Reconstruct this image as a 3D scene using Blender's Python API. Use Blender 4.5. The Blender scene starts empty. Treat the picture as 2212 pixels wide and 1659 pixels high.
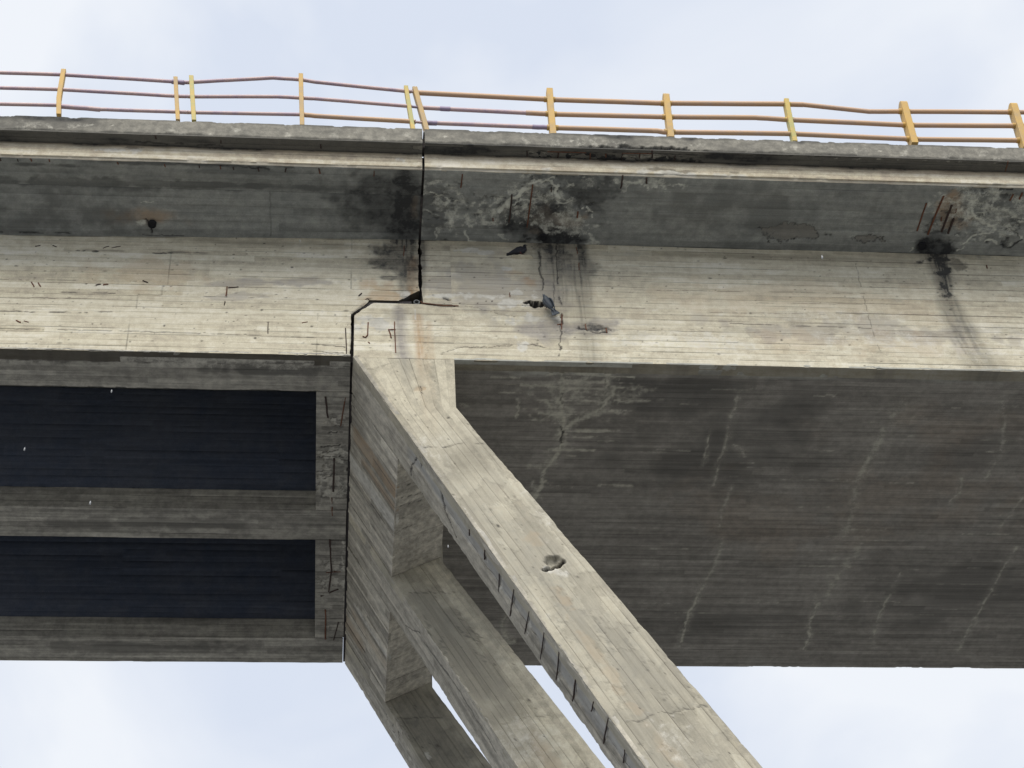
import bpy, math, random
import numpy as np
from mathutils import Matrix, Vector

# ------------------------------------------------------------------ camera, sky, sun, exposure
scene = bpy.context.scene
C = scene.collection
# A 65 mm (equivalent) phone lens tilted up 43.7 degrees; the bridge axis is world X, depth is Y, height is Z.
FOC, PCX, PCY = 4030.0, 1106.0, 829.5
ax = np.array([44000.0, 870.0, FOC]); ax /= np.linalg.norm(ax)
az = np.array([-286.0, -4210.0, FOC]); az -= ax * (ax @ az); az /= np.linalg.norm(az)
ay = np.cross(az, ax)
if ay[2] < 0: ay = -ay
AX = np.array([ax, ay, az])                       # rows: world axes in (right, down, forward)
cam_d = bpy.data.cameras.new('camera')
cam_d.lens = 36.0 * FOC / 2212.0; cam_d.sensor_width = 36.0
cam_d.clip_start = 0.05; cam_d.clip_end = 6000.0
cam = bpy.data.objects.new('camera', cam_d); C.objects.link(cam)
r_, u_, b_ = AX[:, 0], -AX[:, 1], -AX[:, 2]
cam.matrix_world = Matrix(((r_[0], u_[0], b_[0], 0), (r_[1], u_[1], b_[1], 0), (r_[2], u_[2], b_[2], 0), (0, 0, 0, 1)))
scene.camera = cam

SUN_EL, SUN_AZ = math.radians(48), math.radians(200)      # azimuth clockwise from +Y: behind the viewer
world = bpy.data.worlds.new('World'); scene.world = world; world.use_nodes = True
nt = world.node_tree; nt.nodes.clear()
wo = nt.nodes.new('ShaderNodeOutputWorld'); bgA = nt.nodes.new('ShaderNodeBackground')
sky = nt.nodes.new('ShaderNodeTexSky'); sky.sky_type = 'NISHITA'; sky.sun_disc = False
sky.sun_elevation = SUN_EL; sky.sun_rotation = SUN_AZ; sky.air_density = 1.0; sky.dust_density = 3.0
bgA.inputs['Strength'].default_value = 0.10
nt.links.new(sky.outputs[0], bgA.inputs['Color'])
tc = nt.nodes.new('ShaderNodeTexCoord')
mp = nt.nodes.new('ShaderNodeMapping'); mp.inputs['Scale'].default_value = (1.0, 1.0, 1.6)
nt.links.new(tc.outputs['Generated'], mp.inputs['Vector'])
cn = nt.nodes.new('ShaderNodeTexNoise'); cn.inputs['Scale'].default_value = 3.4; cn.inputs['Detail'].default_value = 5.0
cn.inputs['Roughness'].default_value = 0.5; cn.inputs['Distortion'].default_value = 0.4
nt.links.new(mp.outputs[0], cn.inputs['Vector'])
cr = nt.nodes.new('ShaderNodeValToRGB')
cr.color_ramp.elements[0].position = 0.39; cr.color_ramp.elements[0].color = (0.745, 0.81, 0.935, 1)
cr.color_ramp.elements[1].position = 0.58; cr.color_ramp.elements[1].color = (0.93, 0.965, 1.02, 1)
nt.links.new(cn.outputs['Fac'], cr.inputs['Fac'])
bgB = nt.nodes.new('ShaderNodeBackground'); bgB.inputs['Strength'].default_value = 1.0
nt.links.new(cr.outputs[0], bgB.inputs['Color'])
mxs = nt.nodes.new('ShaderNodeMixShader'); mxs.inputs[0].default_value = 0.93     # closed cloud cover over the sky
nt.links.new(bgA.outputs[0], mxs.inputs[1]); nt.links.new(bgB.outputs[0], mxs.inputs[2])
nt.links.new(mxs.outputs[0], wo.inputs['Surface'])

sun_d = bpy.data.lights.new('sun', 'SUN'); sun_d.energy = 3.3; sun_d.angle = math.radians(45); sun_d.color = (1.0, 0.93, 0.80)
sun = bpy.data.objects.new('sun', sun_d); C.objects.link(sun)
sdir = Vector((math.sin(SUN_AZ) * math.cos(SUN_EL), math.cos(SUN_AZ) * math.cos(SUN_EL), math.sin(SUN_EL)))
sun.rotation_euler = (-sdir).to_track_quat('-Z', 'Y').to_euler()

scene.view_settings.view_transform = 'Standard'; scene.view_settings.look = 'None'
scene.view_settings.exposure = 0.0; scene.view_settings.gamma = 1.0
scene.view_settings.use_curve_mapping = False
scene.render.engine = 'CYCLES'
scene.cycles.max_bounces = 6; scene.cycles.diffuse_bounces = 4
scene.cycles.use_denoising = True

# ------------------------------------------------------------------ helpers
rng = np.random.default_rng(11); random.seed(11)

def ray(u, v):
    return AX @ np.array([u - PCX, v - PCY, FOC])
def on_plane(u, v, O, N):
    r = ray(u, v); return r * ((O @ N) / (r @ N))
def on_y(u, v, y):
    r = ray(u, v); return r * (y / r[1])

def hash2(ix, iy, seed):
    h = (ix.astype(np.int64) * 374761393 + iy.astype(np.int64) * 668265263 + seed * 1442695041) & 0xFFFFFFFF
    h = ((h ^ (h >> 13)) * 1274126177) & 0xFFFFFFFF
    h = h ^ (h >> 16)
    return (h & 0xFFFFFF) / float(0xFFFFFF)
def vnoise(x, y, seed=0):
    ix = np.floor(x); iy = np.floor(y); fx = x - ix; fy = y - iy
    fx = fx * fx * (3 - 2 * fx); fy = fy * fy * (3 - 2 * fy)
    a = hash2(ix, iy, seed); b = hash2(ix + 1, iy, seed); c = hash2(ix, iy + 1, seed); d = hash2(ix + 1, iy + 1, seed)
    return (a * (1 - fx) + b * fx) * (1 - fy) + (c * (1 - fx) + d * fx) * fy
def fbm(x, y, seed=0, oct=4, rough=0.55):
    s = 0.0; a = 1.0; t = 0.0
    for i in range(oct):
        s = s + a * vnoise(x * 2 ** i + 17.3 * i, y * 2 ** i - 9.1 * i, seed + i); t += a; a *= rough
    return s / t
def fbn(x, y, seed=0, oct=4, rough=0.6):
    return np.clip((fbm(x, y, seed, oct, rough) - 0.5) * 2.2 + 0.5, 0, 1)
def sstep(e0, e1, x):
    t = np.clip((x - e0) / (e1 - e0), 0, 1); return t * t * (3 - 2 * t)

# ---- node materials
def nd(m, kind, **kw):
    n = m.node_tree.nodes.new(kind)
    for k, v in kw.items(): setattr(n, k, v)
    return n
def lk(m, a, b): m.node_tree.links.new(a, b)
def new_mat(name):
    m = bpy.data.materials.new(name); m.use_nodes = True
    return m, m.node_tree.nodes['Principled BSDF']
def math_n(m, op, a, b=None, c=None, clamp=False):
    n = nd(m, 'ShaderNodeMath', operation=op); n.use_clamp = clamp
    for i, x in enumerate((a, b, c)):
        if x is None: continue
        if isinstance(x, (int, float)): n.inputs[i].default_value = x
        else: lk(m, x, n.inputs[i])
    return n.outputs[0]
def mix_c(m, f, a, b, mode='MIX'):
    n = nd(m, 'ShaderNodeMix', data_type='RGBA', blend_type=mode); n.clamp_factor = True
    for s, x in ((n.inputs[0], f), (n.inputs[6], a), (n.inputs[7], b)):
        if isinstance(x, (int, float)): s.default_value = x
        elif isinstance(x, tuple): s.default_value = (*x, 1)
        else: lk(m, x, s)
    return n.outputs[2]
def noise_n(m, scale, detail=4, rough=0.55, vec=None, dist=0.0):
    n = nd(m, 'ShaderNodeTexNoise'); n.inputs['Scale'].default_value = scale
    n.inputs['Detail'].default_value = detail; n.inputs['Roughness'].default_value = rough; n.inputs['Distortion'].default_value = dist
    if vec is not None: lk(m, vec, n.inputs['Vector'])
    return n.outputs['Fac']
def ramp_n(m, f, p0, p1):
    n = nd(m, 'ShaderNodeMapRange', interpolation_type='SMOOTHSTEP')
    n.inputs['From Min'].default_value = p0; n.inputs['From Max'].default_value = p1
    lk(m, f, n.inputs['Value']); return n.outputs['Result']

def concrete(name, ca, cb, grain_rot=(0, 0, 0), grain=(0.9, 16, 16), grain_amt=0.30, bump=0.35, mottle=1.0,
             dark=(0.030, 0.032, 0.036), white=(0.66, 0.65, 0.60), rust=(0.40, 0.25, 0.13), patch=(0.345, 0.325, 0.30), white_soft=0.3):
    m, b = new_mat(name)
    tcn = nd(m, 'ShaderNodeTexCoord').outputs['Object']
    n1 = noise_n(m, 0.7, 6, 0.6, tcn); n2 = noise_n(m, 7.0, 9, 0.68, tcn); n4 = noise_n(m, 55.0, 6, 0.7, tcn)
    n5 = noise_n(m, 2.6, 8, 0.65, tcn, 0.6)
    rot = nd(m, 'ShaderNodeMapping'); rot.inputs['Rotation'].default_value = grain_rot; lk(m, tcn, rot.inputs['Vector'])
    mpn = nd(m, 'ShaderNodeMapping'); mpn.inputs['Scale'].default_value = grain; lk(m, rot.outputs[0], mpn.inputs['Vector'])
    n3 = noise_n(m, 1.0, 7, 0.6, mpn.outputs[0])
    at1 = nd(m, 'ShaderNodeAttribute', attribute_name='marks'); at2 = nd(m, 'ShaderNodeAttribute', attribute_name='relief')
    s1 = nd(m, 'ShaderNodeSeparateColor'); lk(m, at1.outputs['Color'], s1.inputs[0])
    s2 = nd(m, 'ShaderNodeSeparateColor'); lk(m, at2.outputs['Color'], s2.inputs[0])
    f = math_n(m, 'ADD', math_n(m, 'MULTIPLY', n1, 0.5), math_n(m, 'MULTIPLY', n5, 0.5))
    col = mix_c(m, ramp_n(m, f, 0.36, 0.64), ca, cb)
    g = ramp_n(m, n3, 0.28, 0.72)
    col = mix_c(m, grain_amt, col, mix_c(m, g, (0.30, 0.30, 0.30), (0.74, 0.74, 0.74)), 'OVERLAY')
    col = mix_c(m, 0.42 * mottle, col, mix_c(m, ramp_n(m, n2, 0.34, 0.66), (0.28, 0.285, 0.29), (0.74, 0.735, 0.72)), 'OVERLAY')
    col = mix_c(m, 0.30, col, mix_c(m, ramp_n(m, n4, 0.3, 0.7), (0.32, 0.32, 0.32), (0.70, 0.70, 0.70)), 'OVERLAY')
    # tone of each form-board imprint
    col = mix_c(m, 0.75, col, mix_c(m, s2.outputs['Green'], (0.22, 0.22, 0.22), (0.78, 0.775, 0.765)), 'OVERLAY')
    w2 = math_n(m, 'MULTIPLY', math_n(m, 'SUBTRACT', n2, 0.5), 1.1)
    w5 = math_n(m, 'MULTIPLY', math_n(m, 'SUBTRACT', n5, 0.5), 0.6)
    w = math_n(m, 'ADD', w2, w5)
    def fac(ch, lo=0.22, hi=0.85, k=1.0):
        gate = ramp_n(m, ch, 0.0, 0.25)
        return math_n(m, 'MULTIPLY', ramp_n(m, math_n(m, 'ADD', ch, math_n(m, 'MULTIPLY', w, k)), lo, hi), gate)
    wr = ramp_n(m, w, -0.28, 0.28)
    def soft(ch, k=1.15):
        return math_n(m, 'MULTIPLY', ch, math_n(m, 'ADD', math_n(m, 'MULTIPLY', wr, 0.75), k - 0.6), clamp=True)
    col = mix_c(m, soft(s2.outputs['Blue']), col, mix_c(m, g, tuple(x * 0.85 for x in patch), tuple(x * 1.15 for x in patch)))
    col = mix_c(m, soft(s1.outputs['Blue']), col, rust, 'MIX')
    col = mix_c(m, math_n(m, 'MULTIPLY', soft(s1.outputs['Red'], 1.3), 0.95), col, dark)
    wf = math_n(m, 'ADD', math_n(m, 'MULTIPLY', math_n(m, 'SUBTRACT', n2, 0.5), 2.2), math_n(m, 'MULTIPLY', math_n(m, 'SUBTRACT', n4, 0.5), 1.2))
    wm = math_n(m, 'MULTIPLY', ramp_n(m, math_n(m, 'ADD', s1.outputs['Green'], wf), 0.08, 0.78), ramp_n(m, s1.outputs['Green'], 0.0, 0.25))
    wm = math_n(m, 'ADD', math_n(m, 'MULTIPLY', wm, 0.92 - white_soft), math_n(m, 'MULTIPLY', soft(s1.outputs['Green'], 1.2), white_soft))
    col = mix_c(m, wm, col, mix_c(m, wr, tuple(x * 0.72 for x in white), white))
    col = mix_c(m, math_n(m, 'MULTIPLY', s2.outputs['Red'], 0.92), col, (0.020, 0.019, 0.022))
    lk(m, col, b.inputs['Base Color'])
    b.inputs['Roughness'].default_value = 0.92; b.inputs['Specular IOR Level'].default_value = 0.25
    bp = nd(m, 'ShaderNodeBump'); bp.inputs['Strength'].default_value = bump; bp.inputs['Distance'].default_value = 0.02
    hgt = math_n(m, 'ADD', math_n(m, 'MULTIPLY', n2, 0.7), math_n(m, 'ADD', math_n(m, 'MULTIPLY', n4, 0.25), math_n(m, 'MULTIPLY', n3, 0.5)))
    lk(m, hgt, bp.inputs['Height']); lk(m, bp.outputs[0], b.inputs['Normal'])
    return m

def simple(name, col, rough=0.7, metal=0.0, var=0.25, scale=14, col2=None, thr=(0.45, 0.65), bump=0.15):
    m, b = new_mat(name)
    t = nd(m, 'ShaderNodeTexCoord').outputs['Object']
    n = noise_n(m, scale, 7, 0.65, t); n2 = noise_n(m, scale * 0.22, 5, 0.6, t)
    c2 = col2 or tuple(x * (1 - var) for x in col)
    c = mix_c(m, ramp_n(m, math_n(m, 'ADD', math_n(m, 'MULTIPLY', n, 0.5), math_n(m, 'MULTIPLY', n2, 0.5)), *thr), col, c2)
    lk(m, c, b.inputs['Base Color']); b.inputs['Roughness'].default_value = rough; b.inputs['Metallic'].default_value = metal
    bp = nd(m, 'ShaderNodeBump'); bp.inputs['Strength'].default_value = bump; bp.inputs['Distance'].default_value = 0.01
    lk(m, n, bp.inputs['Height']); lk(m, bp.outputs[0], b.inputs['Normal'])
    return m

TH = math.atan(0.5226)                                     # lean of the legs from the vertical
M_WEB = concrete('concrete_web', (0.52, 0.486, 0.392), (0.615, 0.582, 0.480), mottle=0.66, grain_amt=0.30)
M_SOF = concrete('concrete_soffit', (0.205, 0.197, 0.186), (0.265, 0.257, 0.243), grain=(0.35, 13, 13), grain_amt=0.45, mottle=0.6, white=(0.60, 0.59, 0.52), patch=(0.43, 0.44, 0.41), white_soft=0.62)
M_GIR = concrete('concrete_girder', (0.27, 0.265, 0.25), (0.35, 0.345, 0.32), grain=(0.5, 12, 12), grain_amt=0.55)
M_SHADE = concrete('concrete_recess_shade', (0.078, 0.098, 0.150), (0.112, 0.128, 0.172), grain=(0.5, 12, 12), grain_amt=0.2, mottle=0.4)  # girder concrete darkened and blued to paint the shade in the recesses
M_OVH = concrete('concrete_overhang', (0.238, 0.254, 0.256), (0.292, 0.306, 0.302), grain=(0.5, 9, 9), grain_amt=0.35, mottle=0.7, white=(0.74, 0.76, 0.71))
M_KRB = concrete('concrete_kerb', (0.185, 0.181, 0.165), (0.24, 0.233, 0.21), grain_amt=0.1, mottle=1.2, patch=(0.19, 0.185, 0.165), white=(0.5, 0.49, 0.44))
M_EDG = concrete('concrete_slab_edge', (0.55, 0.50, 0.40), (0.63, 0.585, 0.48), grain=(0.5, 18, 18), grain_amt=0.4)
M_LEG = concrete('concrete_leg', (0.435, 0.408, 0.332), (0.53, 0.500, 0.412), mottle=0.85, grain_amt=0.20, rust=(0.43, 0.345, 0.245), patch=(0.325, 0.312, 0.268), grain_rot=(0, -(math.pi / 2 - TH), 0))
M_LGS = concrete('concrete_leg_side', (0.355, 0.338, 0.296), (0.44, 0.42, 0.37), grain_rot=(0, -(math.pi / 2 - TH), 0), grain=(0.8, 11, 11), grain_amt=0.5, patch=(0.385, 0.385, 0.37), rust=(0.37, 0.27, 0.175))
M_REB = simple('rebar_rust', (0.060, 0.040, 0.036), 0.85, 0.1, col2=(0.03, 0.022, 0.024), scale=30)
M_REBR = simple('rebar_red_rust', (0.17, 0.075, 0.045), 0.9, 0.1, col2=(0.07, 0.035, 0.03), scale=30)
M_BLK = simple('black_grime_hole_shade', (0.012, 0.013, 0.018), 0.9, 0.0, col2=(0.02, 0.022, 0.026))  # dirty drain rims, and black painted for the shade inside holes
M_SEAL = simple('joint_filler', (0.040, 0.037, 0.042), 0.9, 0.0, col2=(0.09, 0.08, 0.075), scale=22)
M_PIPE = simple('pipe_plastic', (0.16, 0.17, 0.18), 0.6, 0.0, col2=(0.06, 0.065, 0.075), scale=18)
M_YEL = simple('post_paint_yellow', (0.56, 0.365, 0.11), 0.65, 0.0, col2=(0.42, 0.31, 0.17), scale=5, thr=(0.42, 0.62))
M_YEG = simple('post_paint_yellow_green', (0.55, 0.40, 0.11), 0.6, 0.0, col2=(0.40, 0.385, 0.15), scale=6, thr=(0.44, 0.58))
M_ORA = simple('rail_paint_orange', (0.57, 0.385, 0.25), 0.6, 0.0, col2=(0.52, 0.385, 0.31), scale=6)
M_MAU = simple('rail_paint_mauve', (0.56, 0.42, 0.42), 0.5, 0.0, col2=(0.44, 0.34, 0.42), scale=7, thr=(0.44, 0.6))
M_PUR = simple('rail_paint_purple', (0.33, 0.27, 0.40), 0.5, 0.0, col2=(0.26, 0.22, 0.31), scale=12)
M_ASPH = simple('asphalt', (0.055, 0.055, 0.055), 0.95, 0.0, scale=40)

# ---- mesh building
class MB:
    """collects dense sheets, boxes, prisms and tubes; build() links them as one mesh object"""
    def __init__(self): self.v = []; self.f = []; self.m1 = []; self.m2 = []; self.n = 0; self.sm = []
    def add(self, v, faces, m1=None, m2=None, smooth=False):
        v = np.asarray(v, float).reshape(-1, 3)
        for fa in faces:
            fa = np.asarray(fa, int)
            if fa.size: self.f.append(fa.reshape(len(fa), -1) + self.n); self.sm.append(smooth)
        self.v.append(v); k = len(v)
        d2 = np.zeros((k, 4)); d2[:, 1] = 0.5; d2[:, 3] = 1
        d1 = np.zeros((k, 4)); d1[:, 3] = 1
        self.m1.append(d1 if m1 is None else m1); self.m2.append(d2 if m2 is None else m2); self.n += k
    def box(self, x0, x1, y0, y1, z0, z1):
        v = [(x, y, z) for x in (x0, x1) for y in (y0, y1) for z in (z0, z1)]
        self.add(v, [[(0, 1, 3, 2), (4, 6, 7, 5), (0, 4, 5, 1), (2, 3, 7, 6), (0, 2, 6, 4), (1, 5, 7, 3)]]); return self
    def prism_xz(self, poly, y0, y1):
        k = len(poly); v = [(x, y0, z) for x, z in poly] + [(x, y1, z) for x, z in poly]
        self.add(v, [[tuple(range(k))], [tuple(range(2 * k - 1, k - 1, -1))], [(i, i + k, (i + 1) % k + k, (i + 1) % k) for i in range(k)]]); return self
    def prism_yz(self, poly, x0, x1):
        k = len(poly); v = [(x0, y, z) for y, z in poly] + [(x1, y, z) for y, z in poly]
        self.add(v, [[tuple(range(k - 1, -1, -1))], [tuple(range(k, 2 * k))], [(i, (i + 1) % k, (i + 1) % k + k, i + k) for i in range(k)]]); return self
    def tube(self, pts, r, sides=8, caps=True, smooth=True):
        P = np.asarray(pts, float); n = len(P); rr = np.broadcast_to(np.asarray(r, float), (n,))
        T = np.gradient(P, axis=0) if n > 2 else np.repeat([P[1] - P[0]], 2, 0)
        T /= np.linalg.norm(T, axis=1)[:, None]
        ref = np.array([0, 0, 1.0]) if abs(T[0][2]) < 0.9 else np.array([1.0, 0, 0])
        rings = []
        for i in range(n):
            a = np.cross(T[i], ref); a /= np.linalg.norm(a); b = np.cross(T[i], a)
            th = np.arange(sides) * 2 * np.pi / sides
            rings.append(P[i] + rr[i] * (np.cos(th)[:, None] * a + np.sin(th)[:, None] * b))
        q = [(i * sides + j, i * sides + (j + 1) % sides, (i + 1) * sides + (j + 1) % sides, (i + 1) * sides + j) for i in range(n - 1) for j in range(sides)]
        self.add(np.concatenate(rings), [q], smooth=smooth)
        if caps:
            self.add(rings[0], [[tuple(range(sides - 1, -1, -1))]]); self.add(rings[-1], [[tuple(range(sides))]])
        return self
    def build(self, name, mat, parent=None):
        V = np.concatenate(self.v); me = bpy.data.meshes.new(name)
        loops = np.concatenate([f.ravel() for f in self.f]); tot = np.concatenate([np.full(len(f), f.shape[1]) for f in self.f])
        sm = np.concatenate([np.full(len(f), s) for f, s in zip(self.f, self.sm)])
        me.vertices.add(len(V)); me.vertices.foreach_set('co', V.ravel().astype(np.float32))
        me.loops.add(len(loops)); me.loops.foreach_set('vertex_index', loops.astype(np.int32))
        me.polygons.add(len(tot)); st = np.concatenate([[0], np.cumsum(tot)[:-1]])
        me.polygons.foreach_set('loop_start', st.astype(np.int32)); me.polygons.foreach_set('loop_total', tot.astype(np.int32))
        me.polygons.foreach_set('use_smooth', sm)
        for nm, L in (('marks', self.m1), ('relief', self.m2)):
            a = me.attributes.new(nm, 'FLOAT_COLOR', 'POINT'); a.data.foreach_set('color', np.concatenate(L).ravel().astype(np.float32))
        me.update(calc_edges=True); me.validate()
        o = bpy.data.objects.new(name, me); C.objects.link(o)
        if mat: me.materials.append(mat)
        if parent: o.parent = parent
        return o

def thing(name, label, cat, group=None, loc=(0, 0, 0)):
    o = bpy.data.objects.new(name, None); C.objects.link(o); o.location = loc; o.empty_display_size = 0.3
    o['label'] = label; o['category'] = cat
    if group: o['group'] = group
    return o
def tag(o, label, cat, group=None):
    o['label'] = label; o['category'] = cat
    if group: o['group'] = group
    return o

def spaced(segs):
    out = []
    for a, b, d in segs: out.append(np.linspace(a, b, max(2, int(round((b - a) / d)) + 1))[:-1])
    out.append([segs[-1][1]]); return np.concatenate(out)
def board_rows(b0, b1, bw, dz, jit=0.12, seed=1):
    """sample positions across the boards: narrow rows at every board edge so the groove is real geometry"""
    R = np.random.default_rng(seed); n = max(1, int(round((b1 - b0) / bw))); e = np.linspace(b0, b1, n + 1)
    e[1:-1] += R.uniform(-jit, jit, n - 1) * bw
    rows, gr, bi = [], [], []
    for i in range(n):
        a, b = e[i], e[i + 1]; g = 0.008; k = max(2, int(math.ceil((b - a - 2 * g) / dz)))
        rows.append(a); gr.append(1); bi.append(i)
        for t in np.linspace(a + g, b - g, k): rows.append(t); gr.append(0); bi.append(i)
    rows.append(e[-1]); gr.append(1); bi.append(n - 1)
    return np.array(rows), np.array(gr, float), np.array(bi)

class Sheet:
    """one dense, slightly uneven concrete face. P0: (nb, na, 3) positions on a plane through O with normal N; a runs along the boards"""
    def __init__(self, P0, N, gr=None, bi=None, panel=3.0, seed=1, groove=0.006, step=0.004, wob=0.004, tone=0.5, gdark=0.8, joint=0.0, panel_off=0.0, toneseg=None, pits=0.0):
        self.P0 = P0; self.N = np.asarray(N, float); self.N /= np.linalg.norm(self.N)
        nb, na = P0.shape[:2]; self.O = P0[nb // 2, na // 2]
        e1 = P0[nb // 2, -1] - P0[nb // 2, 0]; e1 = e1 - self.N * (e1 @ self.N); self.e1 = e1 / np.linalg.norm(e1); self.e2 = np.cross(self.N, self.e1)
        D = P0 - self.O; self.a = D @ self.e1; self.b = D @ self.e2; self.seed = seed
        a, b = self.a, self.b
        self.ch = {k: np.zeros((nb, na)) for k in ('dark', 'white', 'rust', 'crack', 'patch')}
        self.tone = np.full((nb, na), 0.5); self.h = np.zeros((nb, na))
        if gr is not None:
            pi = np.floor((a + panel_off + 40 * panel) / panel)
            B = np.broadcast_to(bi[:, None], a.shape)
            self.h += (hash2(B, pi, seed) - 0.5) * 2 * step
            brk = sstep(0.30, 0.62, fbm(a * 1.3 + 50, B * 7.7, seed + 3, 3))
            strong = sstep(0.80, 0.9, hash2(B, pi * 3 + 1, seed + 9)) * 0.55
            G = gr[:, None] * np.clip(brk * (0.35 + 0.65 * hash2(B, pi, seed + 5)) + strong * brk, 0, 1)
            self.h -= G * groove; self.ch['crack'] = np.maximum(self.ch['crack'], G * gdark)
            ts = toneseg or panel
            ti = np.floor((a + hash2(B, B * 0, seed + 21) * ts + 40 * ts) / ts)
            self.tone += (hash2(B, ti, seed + 7) - 0.5) * tone
            if joint > 0:                                  # butt joints between form panels
                fr = np.abs(((a + panel_off + 40 * panel) / panel + 0.5) % 1.0 - 0.5) * panel
                jm = (1 - sstep(0.003, 0.016, fr)) * joint * sstep(0.25, 0.55, fbm(a * 3, b * 3, seed + 31, 3))
                self.ch['crack'] = np.maximum(self.ch['crack'], jm); self.h -= jm * 0.004
        self.h += (fbm(a * 2.2, b * 2.2, seed + 40, 4) - 0.5) * 2 * wob
        if pits:                                           # blow holes and knots left by the boards
            for cs, rr, pr in ((0.16, 0.016, 0.30), (0.45, 0.030, 0.22)):
                ci, cj = np.floor(a / cs), np.floor(b / cs); px_, py_ = (ci + 0.2 + 0.6 * hash2(ci, cj, seed + 51)) * cs, (cj + 0.2 + 0.6 * hash2(ci, cj, seed + 52)) * cs
                on = hash2(ci, cj, seed + 53) < pr * pits; st = 0.5 + 1.6 * hash2(ci, cj, seed + 54)
                d = np.hypot((a - px_) / st, b - py_); self.ch['crack'] = np.maximum(self.ch['crack'], on * (1 - sstep(rr * 0.3, rr, d)) * (0.35 + 0.6 * hash2(ci, cj, seed + 55)))
    def px(self, pts):
        out = []
        for u, v in pts:
            d = on_plane(u, v, self.O, self.N) - self.O; out.append((d @ self.e1, d @ self.e2))
        return np.array(out)
    def near(self, pl, mg):
        """indices of the vertices close enough to a path to be touched by it"""
        lo, hi = pl.min(0) - mg, pl.max(0) + mg
        return np.nonzero((self.a > lo[0]) & (self.a < hi[0]) & (self.b > lo[1]) & (self.b < hi[1]))
    def put(self, ch, m, ix=None):
        c = self.ch[ch]
        if ix is None: self.ch[ch] = np.maximum(c, np.clip(m, 0, 1))
        else: c[ix] = np.maximum(c[ix], np.clip(m, 0, 1))
    def line(self, ch, pts, w, amp=1.0, jit=0.02, soft=0.6, depth=0.0, js=9.0, brk=0.0, seed=None):
        s = self.seed + (len(pts) * 7 if seed is None else seed); pl = self.px(pts); ix = self.near(pl, w + 1.5 * jit + 0.01)
        if not len(ix[0]): return
        a0, b0 = self.a[ix], self.b[ix]
        a = a0 + (fbn(a0 * js, b0 * js, s + 1, 3) - 0.5) * 2 * jit; b = b0 + (fbn(a0 * js + 31, b0 * js, s + 2, 3) - 0.5) * 2 * jit
        d = np.full(a.shape, 1e9)
        for (x0, y0), (x1, y1) in zip(pl[:-1], pl[1:]):
            dx, dy = x1 - x0, y1 - y0; L = dx * dx + dy * dy + 1e-12
            t = np.clip(((a - x0) * dx + (b - y0) * dy) / L, 0, 1); d = np.minimum(d, np.hypot(a - x0 - t * dx, b - y0 - t * dy))
        m = (1 - sstep(w * (1 - soft), w, d)) * amp
        if brk: m = m * sstep(brk - 0.15, brk + 0.15, fbn(a0 * 5 + 7, b0 * 5, s + 5, 4))
        self.put(ch, m, ix); self.h[ix] -= m * m * depth
    def blob(self, ch, c, rx, ry, amp=1.0, rot=0.0, rag=0.5, soft=0.6, scale=3.0, depth=0.0, seed=0):
        """ragged patch centred on c, radii in metres along/across the boards"""
        pl = self.px([c]); (x, y), = pl; ix = self.near(pl, max(rx, ry) * (1 + rag) + 0.01); full = np.zeros(self.a.shape)
        if not len(ix[0]): return full
        a, b = self.a[ix], self.b[ix]; A, B = a - x, b - y; cs, sn = math.cos(rot), math.sin(rot)
        r = np.hypot((A * cs + B * sn) / rx, (-A * sn + B * cs) / ry) + (fbn(a * scale, b * scale, self.seed + 60 + seed, 5) - 0.5) * 2 * rag
        m = (1 - sstep(1 - soft, 1.0, r)) * amp
        if ch: self.put(ch, m, ix)
        if depth: self.h[ix] -= sstep(0.1, 0.6, m) * depth * (0.6 + 0.8 * fbn(a * 12, b * 12, self.seed + 77, 4))
        full[ix] = m; return full
    def poly_streak(self, ch, pts, w0, w1, amp0, amp1, stri=0.5, soft=0.8, seed=0, sc=9.0, brk=1.2):
        """run-off streak along a path, its width and strength changing from start to end; finer streaks inside run along the path"""
        pl = self.px(pts); ix = self.near(pl, max(w0, w1) + 0.01)
        if not len(ix[0]): return
        a, b = self.a[ix], self.b[ix]; best = np.full(a.shape, 1e9); tt = np.zeros(a.shape); sd = np.zeros(a.shape)
        Ls = np.hypot(*(np.diff(pl, axis=0).T)); cum = np.concatenate([[0], np.cumsum(Ls)]) / Ls.sum()
        for i, ((x0, y0), (x1, y1)) in enumerate(zip(pl[:-1], pl[1:])):
            dx, dy = x1 - x0, y1 - y0; L = dx * dx + dy * dy
            t = np.clip(((a - x0) * dx + (b - y0) * dy) / L, 0, 1)
            d = np.hypot(a - x0 - t * dx, b - y0 - t * dy); c = d < best
            best = np.where(c, d, best); tt = np.where(c, cum[i] + t * (cum[i + 1] - cum[i]), tt)
            sd = np.where(c, ((a - x0) * dy - (b - y0) * dx) / math.sqrt(L), sd)
        w = w0 + (w1 - w0) * tt; am = amp0 + (amp1 - amp0) * tt
        m = (1 - sstep(1 - soft, 1, best / w)) * am
        st = fbn(sd * sc * 1.6, tt * brk * 1.5 + 3, self.seed + 90 + seed, 4)
        self.put(ch, m * (1 - stri * 0.6 + stri * sstep(0.25, 0.75, st)), ix)
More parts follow.
